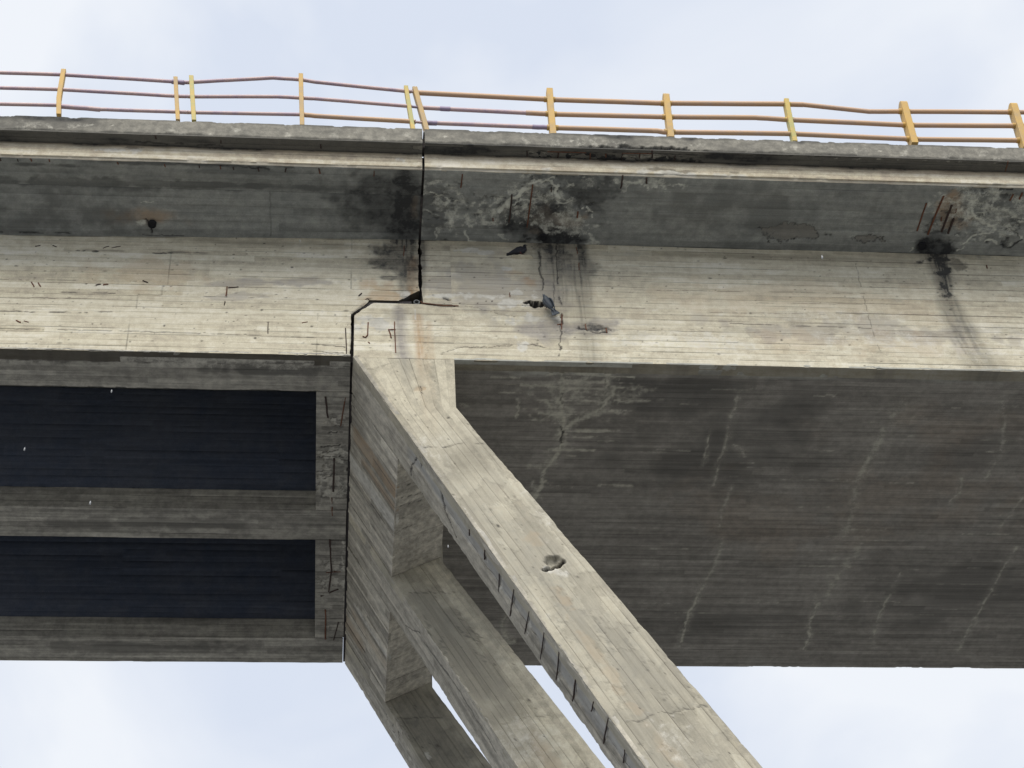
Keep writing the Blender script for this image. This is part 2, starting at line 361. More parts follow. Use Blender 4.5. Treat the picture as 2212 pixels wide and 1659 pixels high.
    def emit(self, mb, skirt=0.15, skirt_dark=0.0, arris=''):
        """arris: which borders are free edges (B first row, T last row, L first column, R last column); those get knocked off here and there"""
        nb, na = self.a.shape; a, b = self.a, self.b
        if arris:
            de = np.full(a.shape, 9.0)
            for e, r in (('B', (0, slice(None))), ('T', (-1, slice(None)))):
                if e in arris: de = np.minimum(de, np.abs(b - b[r][None, :]))
            for e, r in (('L', 0), ('R', -1)):
                if e in arris: de = np.minimum(de, np.abs(a - a[:, r][:, None]))
            ix = np.nonzero(de < 0.06)
            cm = (1 - sstep(0.0, 0.055, de[ix] + 0.03 * fbn(a[ix] * 22, b[ix] * 22, self.seed + 15, 3))) * sstep(0.56, 0.80, fbn(a[ix] * 2.6, b[ix] * 2.6, self.seed + 14, 4))
            self.h[ix] -= cm * 0.022; self.put('patch', cm * 0.5, ix)
        P = self.P0 + self.h[:, :, None] * self.N
        m1 = np.stack([self.ch['dark'], self.ch['white'], self.ch['rust'], np.ones_like(self.a)], -1).reshape(-1, 4)
        m2 = np.stack([self.ch['crack'], np.clip(self.tone, 0, 1), self.ch['patch'], np.ones_like(self.a)], -1).reshape(-1, 4)
        idx = np.arange(nb * na).reshape(nb, na)
        q = np.stack([idx[:-1, :-1], idx[:-1, 1:], idx[1:, 1:], idx[1:, :-1]], -1).reshape(-1, 4)
        n0 = np.cross(P[0, 1] - P[0, 0], P[1, 0] - P[0, 0])
        if n0 @ self.N < 0: q = q[:, ::-1]
        mb.add(P.reshape(-1, 3), [q], m1, m2, smooth=True)
        if skirt:
            m1 = m1.reshape(nb, na, 4); m2 = m2.reshape(nb, na, 4)
            for sl in ((0, slice(None)), (-1, slice(None)), (slice(None), 0), (slice(None), -1)):
                e = P[sl]; k = len(e); b = e - self.N * skirt
                a1 = np.concatenate([m1[sl], m1[sl]]); a2 = np.concatenate([m2[sl], m2[sl]]); a2[:, 0] = skirt_dark  # side walls of the border take one even darkness
                i = np.arange(k - 1)
                mb.add(np.concatenate([e, b]), [np.stack([i, i + 1, i + 1 + k, i + k], -1)], a1, a2, smooth=False)
        return mb

def grid_sheet(O, U, V, us, rows, N, **kw):
    P0 = np.asarray(O, float) + us[None, :, None] * np.asarray(U, float) + rows[:, None, None] * np.asarray(V, float)
    return Sheet(P0, N, **kw)

# px helpers for the zoomed study crops -> common photo units
def z1(*p): return [(x / 3.0, 109.7 + y / 3.0) for x, y in p]
def z2(*p): return [(682.5 + x / 3.0, 137.2 + y / 3.0) for x, y in p]
def z3(*p): return [(1419.8 + x * 0.35814, 164.6 + y * 0.35814) for x, y in p]
def z4(*p): return [(x * 0.3472, 630.9 + y * 0.3472) for x, y in p]
def z5(*p): return [(658.3 + x * 0.3472, 630.9 + y * 0.3472) for x, y in p]
def z6(*p): return [(1371.5 + x * 0.4631, 713.2 + y * 0.4631) for x, y in p]
def z7(*p): return [(x * 0.3472, 1097.2 + y * 0.3472) for x, y in p]
def z8(*p): return [(713.2 + x * 0.4216, 1097.2 + y * 0.4216) for x, y in p]
def zj(*p): return [(735.1 + x * 0.1240, 592.5 + y * 0.1240) for x, y in p]      # half joint
def zd(*p): return [(1920.1 + x * 0.1323, 384.0 + y * 0.1323) for x, y in p]      # right drain
def zk(*p): return [(1124.6 + x * 0.1860, 301.7 + y * 0.1860) for x, y in p]      # broken kerb underside
def zb(*p): return [(1075.3 + x * 0.1240, 493.7 + y * 0.1240) for x, y in p]      # birds

GROUND_Z = -1.7
YW, YF = 21.0, 29.28                        # near and far faces of the girders
ZL, ZR = 20.765, 20.725                     # undersides, suspended span / cantilever
XL0, XJ, XR1 = -11.0, 1.27, 19.0            # left end, joint, right end
YO = 19.55; ZO = 23.63                      # outer edge of the overhang
XSEG_L = [(XL0, -6.6, 0.2), (-6.6, 1.25, 0.014)]
XSEG_R = [(1.29, 14.2, 0.014), (14.2, XR1, 0.2)]

# ------------------------------------------------------------------ ground
g = MB(); gx = spaced([(-3000, -60, 420), (-60, 90, 6), (90, 3000, 420)]); gy = spaced([(-3000, -60, 420), (-60, 120, 6), (120, 3000, 420)])
GX, GY = np.meshgrid(gx, gy); GZ = GROUND_Z + (fbm(GX * 0.03, GY * 0.03, 5, 3) - 0.5) * 0.6 * (np.abs(GX) < 200)
gi = np.arange(GX.size).reshape(GX.shape)
g.add(np.stack([GX, GY, GZ], -1).reshape(-1, 3), [np.stack([gi[:-1, :-1], gi[:-1, 1:], gi[1:, 1:], gi[1:, :-1]], -1).reshape(-1, 4)], smooth=True)
M_GRD = simple('dry_earth', (0.165, 0.163, 0.16), 0.95, 0.0, col2=(0.125, 0.13, 0.12), scale=1.2, bump=0.4)
ground = g.build('ground', M_GRD); ground['kind'] = 'structure'

# ------------------------------------------------------------------ the two bridge spans (monolithic concrete, parts as children)
span_l = thing('suspended_bridge_span', 'left concrete bridge span resting on the half joint, deep dark recesses between its girders', 'bridge span')
span_r = thing('cantilever_bridge_span', 'right concrete box girder span with flat dark underside and three slanting legs', 'bridge span')

def rebar(parent, pts, O, N, r=0.009, proud=0.004, mat=None, name='rebar'):
    """a bare reinforcing bar lying in the face"""
    O = np.asarray(O, float); N = np.asarray(N, float) / np.linalg.norm(N)
    P = [on_plane(u, v, O, N) + N * proud for u, v in pts]
    if len(P) == 2: P = [P[0] * (1 - t) + P[1] * t + rng.normal(0, 0.0025, 3) for t in np.linspace(0, 1, 5)]
    return MB().tube(P, r * (0.75 + 0.5 * rng.random()), 6).build(name, mat or (M_REB if rng.random() < 0.7 else M_REBR), parent)

# ---- near girder of the suspended span (front face)
def xr_left(z):
    return np.interp(z, [20.0, 21.72, 21.99, 22.05, 22.051, 22.29, 22.291, 30], [0.140, 0.142, 0.40, 0.425, 0.90, 1.235, 1.25, 1.25])
near = MB()
ztop_l = lambda x: 23.55 + (x - 1.28) * 0.0235
dark_joint_l = [(862, 520), (870, 600)]
def mark_left_web(s):
    # long open board lines
    for p, w, a in ((z4((0, 118), (350, 123), (760, 122)), 0.016, 0.9), (z4((0, 225), (900, 246), (1950, 281)), 0.013, 0.75),
                    (z1((400, 1565), (560, 1567), (745, 1573)), 0.014, 0.9), (z4((160, 122), (540, 127)), 0.020, 0.9),
                    (z1((0, 1480), (880, 1492)), 0.010, 0.6), (z1((0, 1600), (850, 1612)), 0.011, 0.6), (z4((1940, 322), (2145, 340)), 0.014, 0.9),
                    (z4((1950, 365), (2140, 380)), 0.013, 0.9), (z4((1830, 312), (1890, 316)), 0.012, 0.8), (zj((750, 25), (1020, 35)), 0.014, 0.9)):
        s.line('crack', p, w, a, jit=0.006, depth=0.006, brk=0.36)
    # shallow spalls along the lower boards
    s.blob('patch', (600, 610), 1.0, 0.10, 0.7, rot=0.06, rag=0.7, depth=0.006, seed=1)
    s.blob('patch', (500, 640), 0.5, 0.09, 0.6, rot=0.05, rag=0.7, depth=0.006, seed=2)
    s.blob('rust', (330, 590), 0.9, 0.5, 0.22, rag=0.6, seed=3)
    s.blob('rust', (820, 640), 0.35, 0.35, 0.5, rag=0.6, seed=4)
    s.blob('dark', (400, 545), 0.35, 0.03, 0.5, rag=0.6, seed=5); s.blob('dark', (225, 541), 0.5, 0.025, 0.4, rag=0.6, seed=6)
    s.blob('dark', (858, 550), 0.8, 0.75, 0.75, rag=0.5, soft=1.0, seed=7); s.blob('dark', (845, 600), 0.5, 0.08, 0.6, rag=0.6, seed=17); s.blob('dark', (862, 580), 0.35, 0.06, 0.7, rag=0.6, seed=18)
    s.poly_streak('dark', [(872, 520), (878, 640)], 0.42, 0.14, 0.85, 0.5, 0.4, seed=1)
    s.poly_streak('rust', [(890, 560), (892, 640)], 0.16, 0.14, 0.55, 0.7, 0.5, seed=2)
    s.blob('white', (872, 636), 0.10, 0.10, 0.7, rag=0.6, scale=9, seed=8)
    s.blob('dark', (560, 525), 3.2, 0.10, 0.3, rag=0.5, soft=1, seed=9)
    for c in z1((560, 1510), (1060, 1525), (1108, 1525), (1490, 1448), (1515, 1318), (1600, 1315), (890, 1448), (350, 1265)) + z4((1405, 183), (1455, 182), (980, 208), (1022, 209), (575, 198), (628, 198)):
        s.blob('crack', c, 0.022, 0.016, 0.9, rag=0.3, scale=20, depth=0.006)
    for c in z1((1000, 1310), (1060, 1312), (1110, 1308), (540, 1296), (620, 1298)):
        s.blob('dark', c, 0.09, 0.025, 0.75, rag=0.7, scale=9, depth=0.004)
bands = ((ZL, 21.72), (21.72, 22.05), (22.051, 22.29), (22.291, 23.60))
rows, gr, bi = board_rows(ZL, 23.55, 0.128, 0.016, seed=3)
for k, (z0, z1_) in enumerate(bands):
    m = (rows > z0 + 1e-4) & (rows < z1_ - 1e-4); rr = np.concatenate([[z0], rows[m], [z1_]])
    gg = np.concatenate([[0], gr[m], [0]]); bb = np.concatenate([[bi[m][0]], bi[m], [bi[m][-1]]])
    s_ = np.linspace(0, 1, 560); xs_c = spaced([(XL0, -6.6, 0.2)])
    X = []
    for z in rr:
        xr = float(xr_left(z)) - (0.022 * float(fbn(np.array(z * 7.0), np.array(1.0), 77, 4)) if k in (0, 3) else 0.008 * float(fbn(np.array(z * 9.0), np.array(2.0), 78, 3))); X.append(np.concatenate([xs_c[:-1], -6.6 + (xr + 6.6) * s_]))
    X = np.array(X); Z = np.repeat(rr[:, None], X.shape[1], 1)
    if k == 3: Z = np.where(Z > 23.0, 23.0 + (Z - 23.0) * (ztop_l(X) + 0.02 - 23.0) / 0.60, Z)
    sh = Sheet(np.stack([X, np.full_like(X, YW), Z], -1), (0, -1, 0), gg, bb, panel=2.96, panel_off=0.0, seed=3, joint=0.55, tone=0.42, pits=1.0, gdark=0.95)
    # put the panel joints where the photo has them (x = -0.31, -3.28)
    mark_left_web(sh); sh.emit(near, 0.23, 0.9, 'BR' if k == 0 else 'R')
near.prism_xz([(XL0, ZL + 0.02), (0.12, ZL + 0.02), (0.12, 21.74), (0.39, 22.02), (0.42, 22.08), (0.88, 22.08), (1.21, 22.31), (1.23, 23.6), (XL0, 23.6)], YW + 0.21, 21.83)
rows, gr, bi = board_rows(YW, 21.83, 0.12, 0.03, seed=5)
sh = grid_sheet((0, 0, ZL), (1, 0, 0), (0, 1, 0), spaced([(XL0, -6.6, 0.2), (-6.6, 0.138, 0.02)]), rows, (0, 0, -1), gr=gr, bi=bi, seed=5, groove=0.008, tone=0.5, step=0.006)
sh.line('crack', z4((0, 420), (300, 425), (700, 430), (1310, 437), (2100, 450)), 0.03, 0.55, jit=0.03, brk=0.42, depth=0.01)
sh.put('white', (1 - sstep(0.16, 0.34, sh.P0[:, :, 1] - YW + (fbn(sh.a * 1.2, sh.b * 3, 44, 4) - 0.5) * 0.2)) * 0.42); sh.blob('dark', (560, 800), 1.2, 0.12, 0.4, rag=0.6, seed=2)
near_b = MB(); sh.emit(near_b, 0.02, 0, 'BT')
NEAR = near.build('girder', M_WEB, span_l)
near_b.build('soffit', M_GIR, NEAR)

# ---- middle and far girders
def inner_girder(name, y0, y1, seed):
    mb = MB(); xs = spaced([(XL0, -7.2, 0.2), (-7.2, -0.40, 0.03)])
    rows, gr, bi = board_rows(21.21, 23.62, 0.15, 0.05, seed=seed)
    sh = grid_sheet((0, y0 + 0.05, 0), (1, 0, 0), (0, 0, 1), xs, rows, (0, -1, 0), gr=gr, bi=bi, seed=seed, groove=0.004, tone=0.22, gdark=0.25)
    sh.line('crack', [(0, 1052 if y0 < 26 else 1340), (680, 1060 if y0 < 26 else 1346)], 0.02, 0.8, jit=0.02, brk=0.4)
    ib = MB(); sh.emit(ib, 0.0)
    rows, gr, bi = board_rows(ZL, 21.21, 0.15, 0.03, seed=seed + 1)
    sh = grid_sheet((0, y0, 0), (1, 0, 0), (0, 0, 1), xs, rows, (0, -1, 0), gr=gr, bi=bi, seed=seed + 1, groove=0.008, tone=0.5)
    sh.emit(mb, 0.05)
    rows, gr, bi = board_rows(y0, y1, 0.13, 0.035, seed=seed + 2)
    sh = grid_sheet((0, 0, ZL), (1, 0, 0), (0, 1, 0), spaced([(XL0, -7.2, 0.2), (-7.2, 0.13, 0.025)]), rows, (0, 0, -1), gr=gr, bi=bi, seed=seed + 2, groove=0.008, tone=0.6, step=0.006)
    sh.blob('dark', (300, 1130 if y0 < 26 else 1400), 2.5, 0.2, 0.35, rag=0.6)
    sh.emit(mb, 0.02)
    mb.box(XL0, 0.11, y0 + 0.07, y1, ZL + 0.03, 23.62)
    o = mb.build(name, M_GIR, span_l); ib.build('side_face', M_SHADE, o)
    return o
inner_girder('girder', 24.80, 25.60, 21)
inner_girder('girder', 28.50, YF, 31)

# ---- end diaphragm of the suspended span
dia = MB()
for (y0, y1, sd) in ((21.845, 24.785, 41), (25.615, 28.485, 43)):
    rows, gr, bi = board_rows(y0, y1, 0.10, 0.022, seed=sd)
    sh = grid_sheet((0, 0, ZL + 0.004), (1, 0, 0), (0, 1, 0), spaced([(-0.395, 0.137, 0.016)]), rows, (0, 0, -1), gr=gr, bi=bi, seed=sd, panel=0.9, groove=0.012, step=0.01, wob=0.012, tone=0.6)
    for c, rx, ry in (((715, 1045), 0.22, 0.40), ((715, 985), 0.25, 0.25), ((720, 910), 0.16, 0.14), ((715, 1225), 0.2, 0.22), ((712, 1260), 0.22, 0.18)):
        sh.blob('white', c, rx, ry, 0.85, rag=0.7, scale=9, depth=0.025); sh.blob('dark', c, rx * 1.1, ry * 0.9, 0.35, rag=0.9, scale=12)
    for p in (z4((1990, 965), (2120, 950)), z4((1980, 1028), (2125, 1024)), z4((2040, 880), (2130, 875)), z4((2000, 1000), (2100, 990)), z4((2010, 1170), (2080, 1140))):
        sh.line('crack', p, 0.02, 0.9, jit=0.03, depth=0.015)
    sh.line('crack', z4((2165, 1000), (2168, 1240), (2162, 1480)), 0.03, 0.9, jit=0.03, brk=0.42, depth=0.02)
    sh.line('white', z7((2135, 180), (2140, 500), (2135, 930)), 0.03, 0.7, jit=0.03, brk=0.45)
    sh.line('white', z4((2180, 600), (2178, 1100)), 0.025, 0.7, jit=0.02, brk=0.4)
    sh.emit(dia, 0.04)
    dia.box(-0.39, 0.12, y0, y1, ZL + 0.04, 23.62)
dia.box(0.121, 1.23, 21.835, 29.27, 22.05, 23.62)
dia.build('end_diaphragm', M_GIR, span_l)
DP = np.array([0, 0, ZL + 0.004]); DN = np.array([0, 0, -1.0])
for p in (z4((2025, 650), (2040, 780)), z4((2150, 655), (2120, 830)), z4((2078, 1035), (2075, 1240)), z7((2050, 195), (2062, 390), (2045, 520)), z7((2030, 400), (2120, 395)), z7((1995, 548), (2105, 505)),
          z7((2025, 630), (2025, 815)), z7((2105, 710), (2075, 820)), z4((2065, 1280), (2068, 1390)), z4((2055, 1540), (2058, 1659))):
    rebar(span_l, p, DP, DN, 0.013)

# ---- box girder web of the cantilever (front face): main field, upper strip by the joint, nose under the joint
webr = MB()
def mark_right_web(s):
    # wet streaks under the drains
    s.poly_streak('dark', [(1205, 518), (1212, 600), (1216, 720)], 0.75, 0.45, 0.80, 0.12, 0.45, seed=3); s.blob('dark', (1238, 585), 0.55, 0.6, 0.5, rag=0.6, soft=1, seed=43); s.blob('dark', (1215, 545), 0.6, 0.5, 0.7, rag=0.5, soft=1, seed=41); s.blob('dark', (1190, 535), 0.3, 0.2, 0.8, rag=0.6, soft=0.8, seed=42)
    s.poly_streak('dark', [(1248, 525), (1255, 620), (1275, 775)], 0.26, 0.30, 0.75, 0.30, 0.5, seed=4)
    s.poly_streak('dark', [(1165, 520), (1168, 600)], 0.10, 0.05, 0.75, 0.35, 0.4, seed=5)
    s.poly_streak('dark', [(2024, 545), (2036, 600), (2044, 640), (2056, 668)], 0.40, 0.10, 0.9, 0.7, 0.5, soft=0.9, seed=6)
    for c, rx, ry, a_ in (((2022, 560), 0.34, 0.22, 1.0), ((2034, 590), 0.24, 0.26, 1.0), ((2040, 622), 0.15, 0.24, 1.0), ((2052, 655), 0.09, 0.16, 0.8), ((2072, 575), 0.16, 0.20, 0.6)): s.blob('dark', c, rx, ry, a_, rag=0.6, scale=6, soft=0.7, seed=int(c[1]))
    s.poly_streak('dark', [(2048, 650), (2066, 690), (2105, 760), (2140, 805)], 0.28, 0.55, 0.55, 0.30, 0.35, seed=7)
    s.blob('dark', (2050, 552), 0.75, 0.10, 0.5, rag=0.5, soft=1, seed=8)
    s.blob('dark', (1700, 556), 6, 0.10, 0.28, rag=0.4, soft=1, seed=9)
    s.blob('dark', (1010, 535), 0.9, 0.14, 0.3, rag=0.5, soft=1, seed=10)
    fl = fbn(s.a * 1.7, s.b * 5.0, 58, 5); sk = sstep(0.56, 0.60, fl) * sstep(21.9, 21.3, s.P0[:, :, 2] + (fbn(s.a * 0.5, s.b, 59, 3) - 0.5) * 0.9)
    s.tone += sk * 0.16; s.h += sk * 0.003; s.put('crack', np.clip(sk * (1 - sk) * 4, 0, 1) * 0.22)
    # grey patched field left of the streak, pale lime crusts
    s.blob('patch', (1080, 620), 1.3, 0.75, 0.62, rag=0.5, seed=11)
    s.blob('patch', (1190, 710), 0.55, 0.40, 0.85, rag=0.45, seed=12); s.blob('patch', (1290, 700), 0.40, 0.30, 0.7, rag=0.5, seed=13)
    s.blob('patch', (1850, 715), 2.5, 0.4, 0.55, rag=0.6, seed=14)
    for c, rx, ry in (((1050, 640), 0.5, 0.06), ((1105, 655), 0.3, 0.08), ((1125, 745), 0.09, 0.16), ((1150, 690), 0.30, 0.10), ((1150, 640), 0.10, 0.08), ((1008, 540), 0.20, 0.05), ((1040, 545), 0.22, 0.04), ((960, 640), 0.2, 0.04), ((1118, 632), 0.10, 0.06), ((800, 700), 0.3, 0.15), ((1095, 580), 0.08, 0.05)):
        s.blob('white', c, rx * 1.25, ry * 1.4, 1.0, rag=0.7, scale=7, soft=0.8, seed=int(c[0]))
    s.blob('rust', (1140, 612), 0.22, 0.14, 0.5, rag=0.6, seed=15); s.blob('rust', (1120, 590), 0.25, 0.10, 0.35, rag=0.6, seed=16)
    s.blob('rust', (1750, 650), 3, 0.5, 0.14, rag=0.6, seed=17); s.blob('rust', (1830, 740), 2.5, 0.3, 0.16, rag=0.6, seed=18)
    s.blob('white', (1500, 735), 1.6, 0.20, 0.30, rag=0.7, seed=20); s.blob('white', (1950, 735), 1.4, 0.22, 0.3, rag=0.7, seed=21); s.blob('white', (1750, 680), 2.2, 0.12, 0.28, rag=0.7, seed=22)
    # cracks, delaminated edges
    s.line('crack', [(1208, 640), (1212, 690), (1210, 770)], 0.016, 0.85, jit=0.03, depth=0.006, brk=0.42)
    s.line('crack', zb((700, 400), (730, 500), (740, 700), (770, 900), (780, 1070)), 0.022, 0.85, jit=0.02, depth=0.006)
    s.line('crack', zb((1015, 300), (1030, 600), (1050, 960)), 0.015, 0.85, jit=0.015, depth=0.006)
    s.line('crack', zb((960, 940), (985, 1200), (980, 1320)), 0.012, 0.6, jit=0.015); s.line('crack', zb((1110, 1490), (1115, 1640)), 0.02, 0.9, jit=0.02, depth=0.01)
    s.line('crack', z5((735, 70), (850, 85), (950, 86)), 0.018, 0.9, jit=0.01, depth=0.01)
    s.line('crack', z5((850, 375), (1000, 345), (1280, 335)), 0.011, 0.65, jit=0.02); s.line('crack', z5((1000, 90), (1130, 110), (1200, 140), (1270, 150)), 0.011, 0.6, jit=0.02)
    s.line('crack', z5((1280, 330), (1420, 325), (1480, 345), (1540, 348)), 0.014, 0.8, jit=0.015, brk=0.4)
    s.line('crack', z5((640, 315), (900, 318), (1280, 325)), 0.009, 0.6, jit=0.004)
    s.line('crack', z5((1700, 215), (1760, 240), (1800, 250), (1880, 255)), 0.022, 0.95, jit=0.02, depth=0.015)
    s.blob('dark', z5((1800, 228))[0], 0.30, 0.09, 0.75, rot=-0.1, rag=0.6, scale=9, depth=0.02)
    s.blob('crack', zj((1830, 420))[0], 0.09, 0.035, 0.95, rot=-0.5, rag=0.6, scale=14, depth=0.02)
    for c in z5((1075, 70), (1130, 57), (1167, 57), (965, 70), (810, 180), (1150, 640)):
        s.blob('crack', c, 0.022, 0.022, 0.9, rag=0.3, scale=20, depth=0.006)
    # long open board lines
    for p, w, a in ((z3((0, 1290), (600, 1300), (1250, 1310)), 0.010, 0.6), (z3((440, 1490), (1300, 1520)), 0.013, 0.85), (z3((0, 1420), (1250, 1440)), 0.010, 0.55),
                    (z3((1330, 1505), (2212, 1520)), 0.010, 0.5), (z3((600, 1370), (1240, 1375)), 0.010, 0.5)):
        s.line('crack', p, w, a, jit=0.004, depth=0.005, brk=0.36)
    # leaning panel joint
    s.line('crack', z3((1195, 1130), (1240, 1320), (1315, 1600), (1345, 1659)), 0.011, 0.55, jit=0.01, brk=0.34)
    # nose: rust and dirt runs below the joint
    s.poly_streak('patch', [(862, 668), (865, 740), (880, 800)], 0.15, 0.20, 0.95, 0.75, 0.3, seed=9)
    s.poly_streak('rust', [(903, 684), (910, 740), (915, 800)], 0.12, 0.16, 0.62, 0.5, 0.6, seed=10)
    s.poly_streak('rust', [(925, 700), (930, 790)], 0.10, 0.12, 0.25, 0.35, 0.5, seed=11)
    s.poly_streak('white', [(897, 668), (897, 690)], 0.018, 0.018, 1.0, 0.9, 0.1, seed=12)
    s.poly_streak('dark', [(912, 520), (917, 580), (914, 640)], 0.14, 0.05, 0.55, 0.2, 0.6, seed=13)
    # dark hole the pigeon sits at
    pm = s.blob(None, (1158, 658), 0.175, 0.085, 1.0, rag=0.35, scale=9, soft=0.25, seed=30)
    s.h -= sstep(0.35, 0.9, pm) * 0.13; s.put('crack', sstep(0.01, 0.12, pm))
def web_patch(rows, gr, bi, xl, xr, seed, n, extra=None, panel_off=0.0, arris=''):
    X = []
    for z in rows:
        a, b = xl(z), xr(z); X.append(np.concatenate([a + (min(b, 14.2) - a) * np.linspace(0, 1, n), [] if extra is None else extra]))
    X = np.array(X); Z = np.repeat(rows[:, None], X.shape[1], 1)
    sh = Sheet(np.stack([X, np.full_like(X, YW), Z], -1), (0, -1, 0), gr, bi, panel=3.2, panel_off=panel_off, seed=seed, joint=0.0, tone=0.34, gdark=0.95, pits=0.7)
    mark_right_web(sh); sh.emit(webr, 0.23, 0.6, arris)
rows, gr, bi = board_rows(ZR, 23.54, 0.128, 0.0155, seed=8)
web_patch(rows, gr, bi, lambda z: 1.775, lambda z: 99, 8, 880, np.arange(14.4, XR1 + 0.01, 0.2), arris='B')
m = rows > 22.0
r2 = np.concatenate([[21.985], rows[m]]); web_patch(r2, np.concatenate([[0], gr[m]]), np.concatenate([[bi[m][0]], bi[m]]), lambda z: 1.277 + 0.03 * float(fbn(np.array(z * 8.0), np.array(5.0), 79, 4)), lambda z: 1.775, 9, 36, arris='L')
m = rows < 21.98
r3 = np.concatenate([rows[m], [21.985]]); g3 = np.concatenate([gr[m], [0]]); b3 = np.concatenate([bi[m], [bi[m][-1]]])
web_patch(r3, g3, b3, lambda z: float(np.interp(z, [20.0, 21.70, 21.955, 21.985], [0.185, 0.190, 0.45, 0.50])), lambda z: 1.775, 10, 116, arris='L')
webr.prism_xz([(0.21, 20.73), (XR1, ZR + 0.02), (XR1, 23.56), (1.31, 23.56), (1.31, 21.96), (0.48, 21.955), (0.22, 21.69)], YW + 0.21, 21.6)
WEBR = webr.build('box_web', M_WEB, span_r)
tmp = MB(); tmp.box(1.71, XR1, 28.68, YF, ZR + 0.02, 23.56)
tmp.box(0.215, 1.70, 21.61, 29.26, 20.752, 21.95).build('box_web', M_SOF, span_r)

# ---- box soffit
sof = MB()
rows, gr, bi = board_rows(YW, YF, 0.11, 0.034, seed=12)
sh = grid_sheet((0, 0, ZR), (1, 0, 0), (0, 1, 0), spaced([(1.775, 15.0, 0.022), (15.0, XR1, 0.2)]), rows, (0, 0, -1), gr=gr, bi=bi, seed=12, panel=4.0, groove=0.006, tone=0.36, gdark=0.5, toneseg=2.2, step=0.004)
# lighter washed strip along the near edge
edge = 1 - sstep(0.10, 0.34, (sh.P0[:, :, 1] - YW) + (fbm(sh.a * 0.9, sh.b * 3, 71, 4) - 0.5) * 0.5)
sh.put('patch', edge * 0.95)
wl = [(z5((1600, 480), (1595, 600), (1598, 750), (1600, 850), (1560, 1000), (1500, 1090), (1430, 1290)), 0.055, 0.95, 0.40)]
sh.line('white', z5((1600, 520), (1595, 650), (1600, 800)), 0.10, 0.85, jit=0.06, brk=0.40, soft=1.0)
sh.line('white', z5((1600, 950), (1570, 1010), (1500, 1100), (1470, 1200), (1430, 1290)), 0.05, 1.0, jit=0.018, brk=0.22, soft=0.9)
sh.line('white', z5((1880, 500), (1870, 570), (1920, 610), (1900, 680), (1820, 740), (1700, 800), (1640, 830)), 0.09, 0.9, jit=0.05, brk=0.38, soft=1.0)
for c, rx, ry in (((1580, 760), 0.7, 0.28), ((1600, 560), 0.6, 0.16), ((1740, 640), 0.9, 0.25), ((1930, 600), 0.7, 0.07), ((2030, 675), 0.7, 0.06), ((1480, 580), 0.4, 0.06), ((1950, 740), 0.5, 0.05), ((1480, 1080), 0.35, 0.10), ((1640, 1020), 0.4, 0.04), ((1000, 700), 0.35, 0.09)):
    sh.blob('white', z5(c)[0], rx, ry, 0.40, rag=0.75, scale=5, soft=1.0, seed=c[0])
for k in range(46):
    cx_ = rng.normal(1690, 190); cy_ = 480 + abs(rng.normal(0, 1)) * 260; ln = rng.uniform(30, 150)
    sh.line('white', z5((cx_ - ln, cy_ - ln * 0.02), (cx_ + ln, cy_ + ln * 0.02)), rng.uniform(0.014, 0.034), rng.uniform(0.45, 0.95), jit=0.012, soft=0.8, seed=k)
for k in range(70):
    cx_ = rng.uniform(50, 1800); cy_ = rng.uniform(250, 1450); ln = rng.uniform(20, 130)
    sh.line('white', z6((cx_ - ln, cy_), (cx_ + ln, cy_ + ln * 0.02)), 0.014, rng.uniform(0.2, 0.5), jit=0.008, soft=0.8, seed=k)
for i, (p, w, a) in enumerate(((z5((1600, 470), (1596, 560), (1594, 680), (1606, 780), (1600, 850), (1598, 940), (1560, 1010), (1500, 1100), (1470, 1200), (1428, 1295)), 0.050, 1.0), (z5((1610, 850), (1660, 820), (1740, 780), (1830, 720), (1905, 650), (1935, 600), (1880, 560), (1885, 500)), 0.060, 1.0),
        (z5((1600, 800), (1550, 740), (1500, 690)), 0.05, 0.7), (z5((1600, 620), (1680, 600), (1790, 520)), 0.05, 0.7), (z5((1500, 520), (1600, 500), (1720, 510), (1800, 500)), 0.035, 0.7), (z5((1930, 600), (2050, 605)), 0.03, 0.9), (z5((1930, 680), (2110, 675)), 0.035, 0.9), (z5((1880, 745), (1990, 740)), 0.03, 0.8), (z5((1440, 575), (1520, 570)), 0.03, 0.8))):
    sh.line('white', p, w, a, jit=0.03, brk=0.20, soft=0.9, js=7, seed=200 + i); sh.line('white', p, w * 2.6, a * 0.5, jit=0.10, brk=0.45, soft=1.0, js=5, seed=230 + i)
sh.line('white', z5((1315, 590), (1305, 650), (1330, 700), (1318, 780)), 0.035, 0.8, jit=0.03, brk=0.35)
sh.line('crack', z5((1600, 630), (1600, 700)), 0.02, 0.7, jit=0.02); sh.line('crack', z5((1600, 850), (1602, 940)), 0.03, 0.95, jit=0.03, depth=0.01)
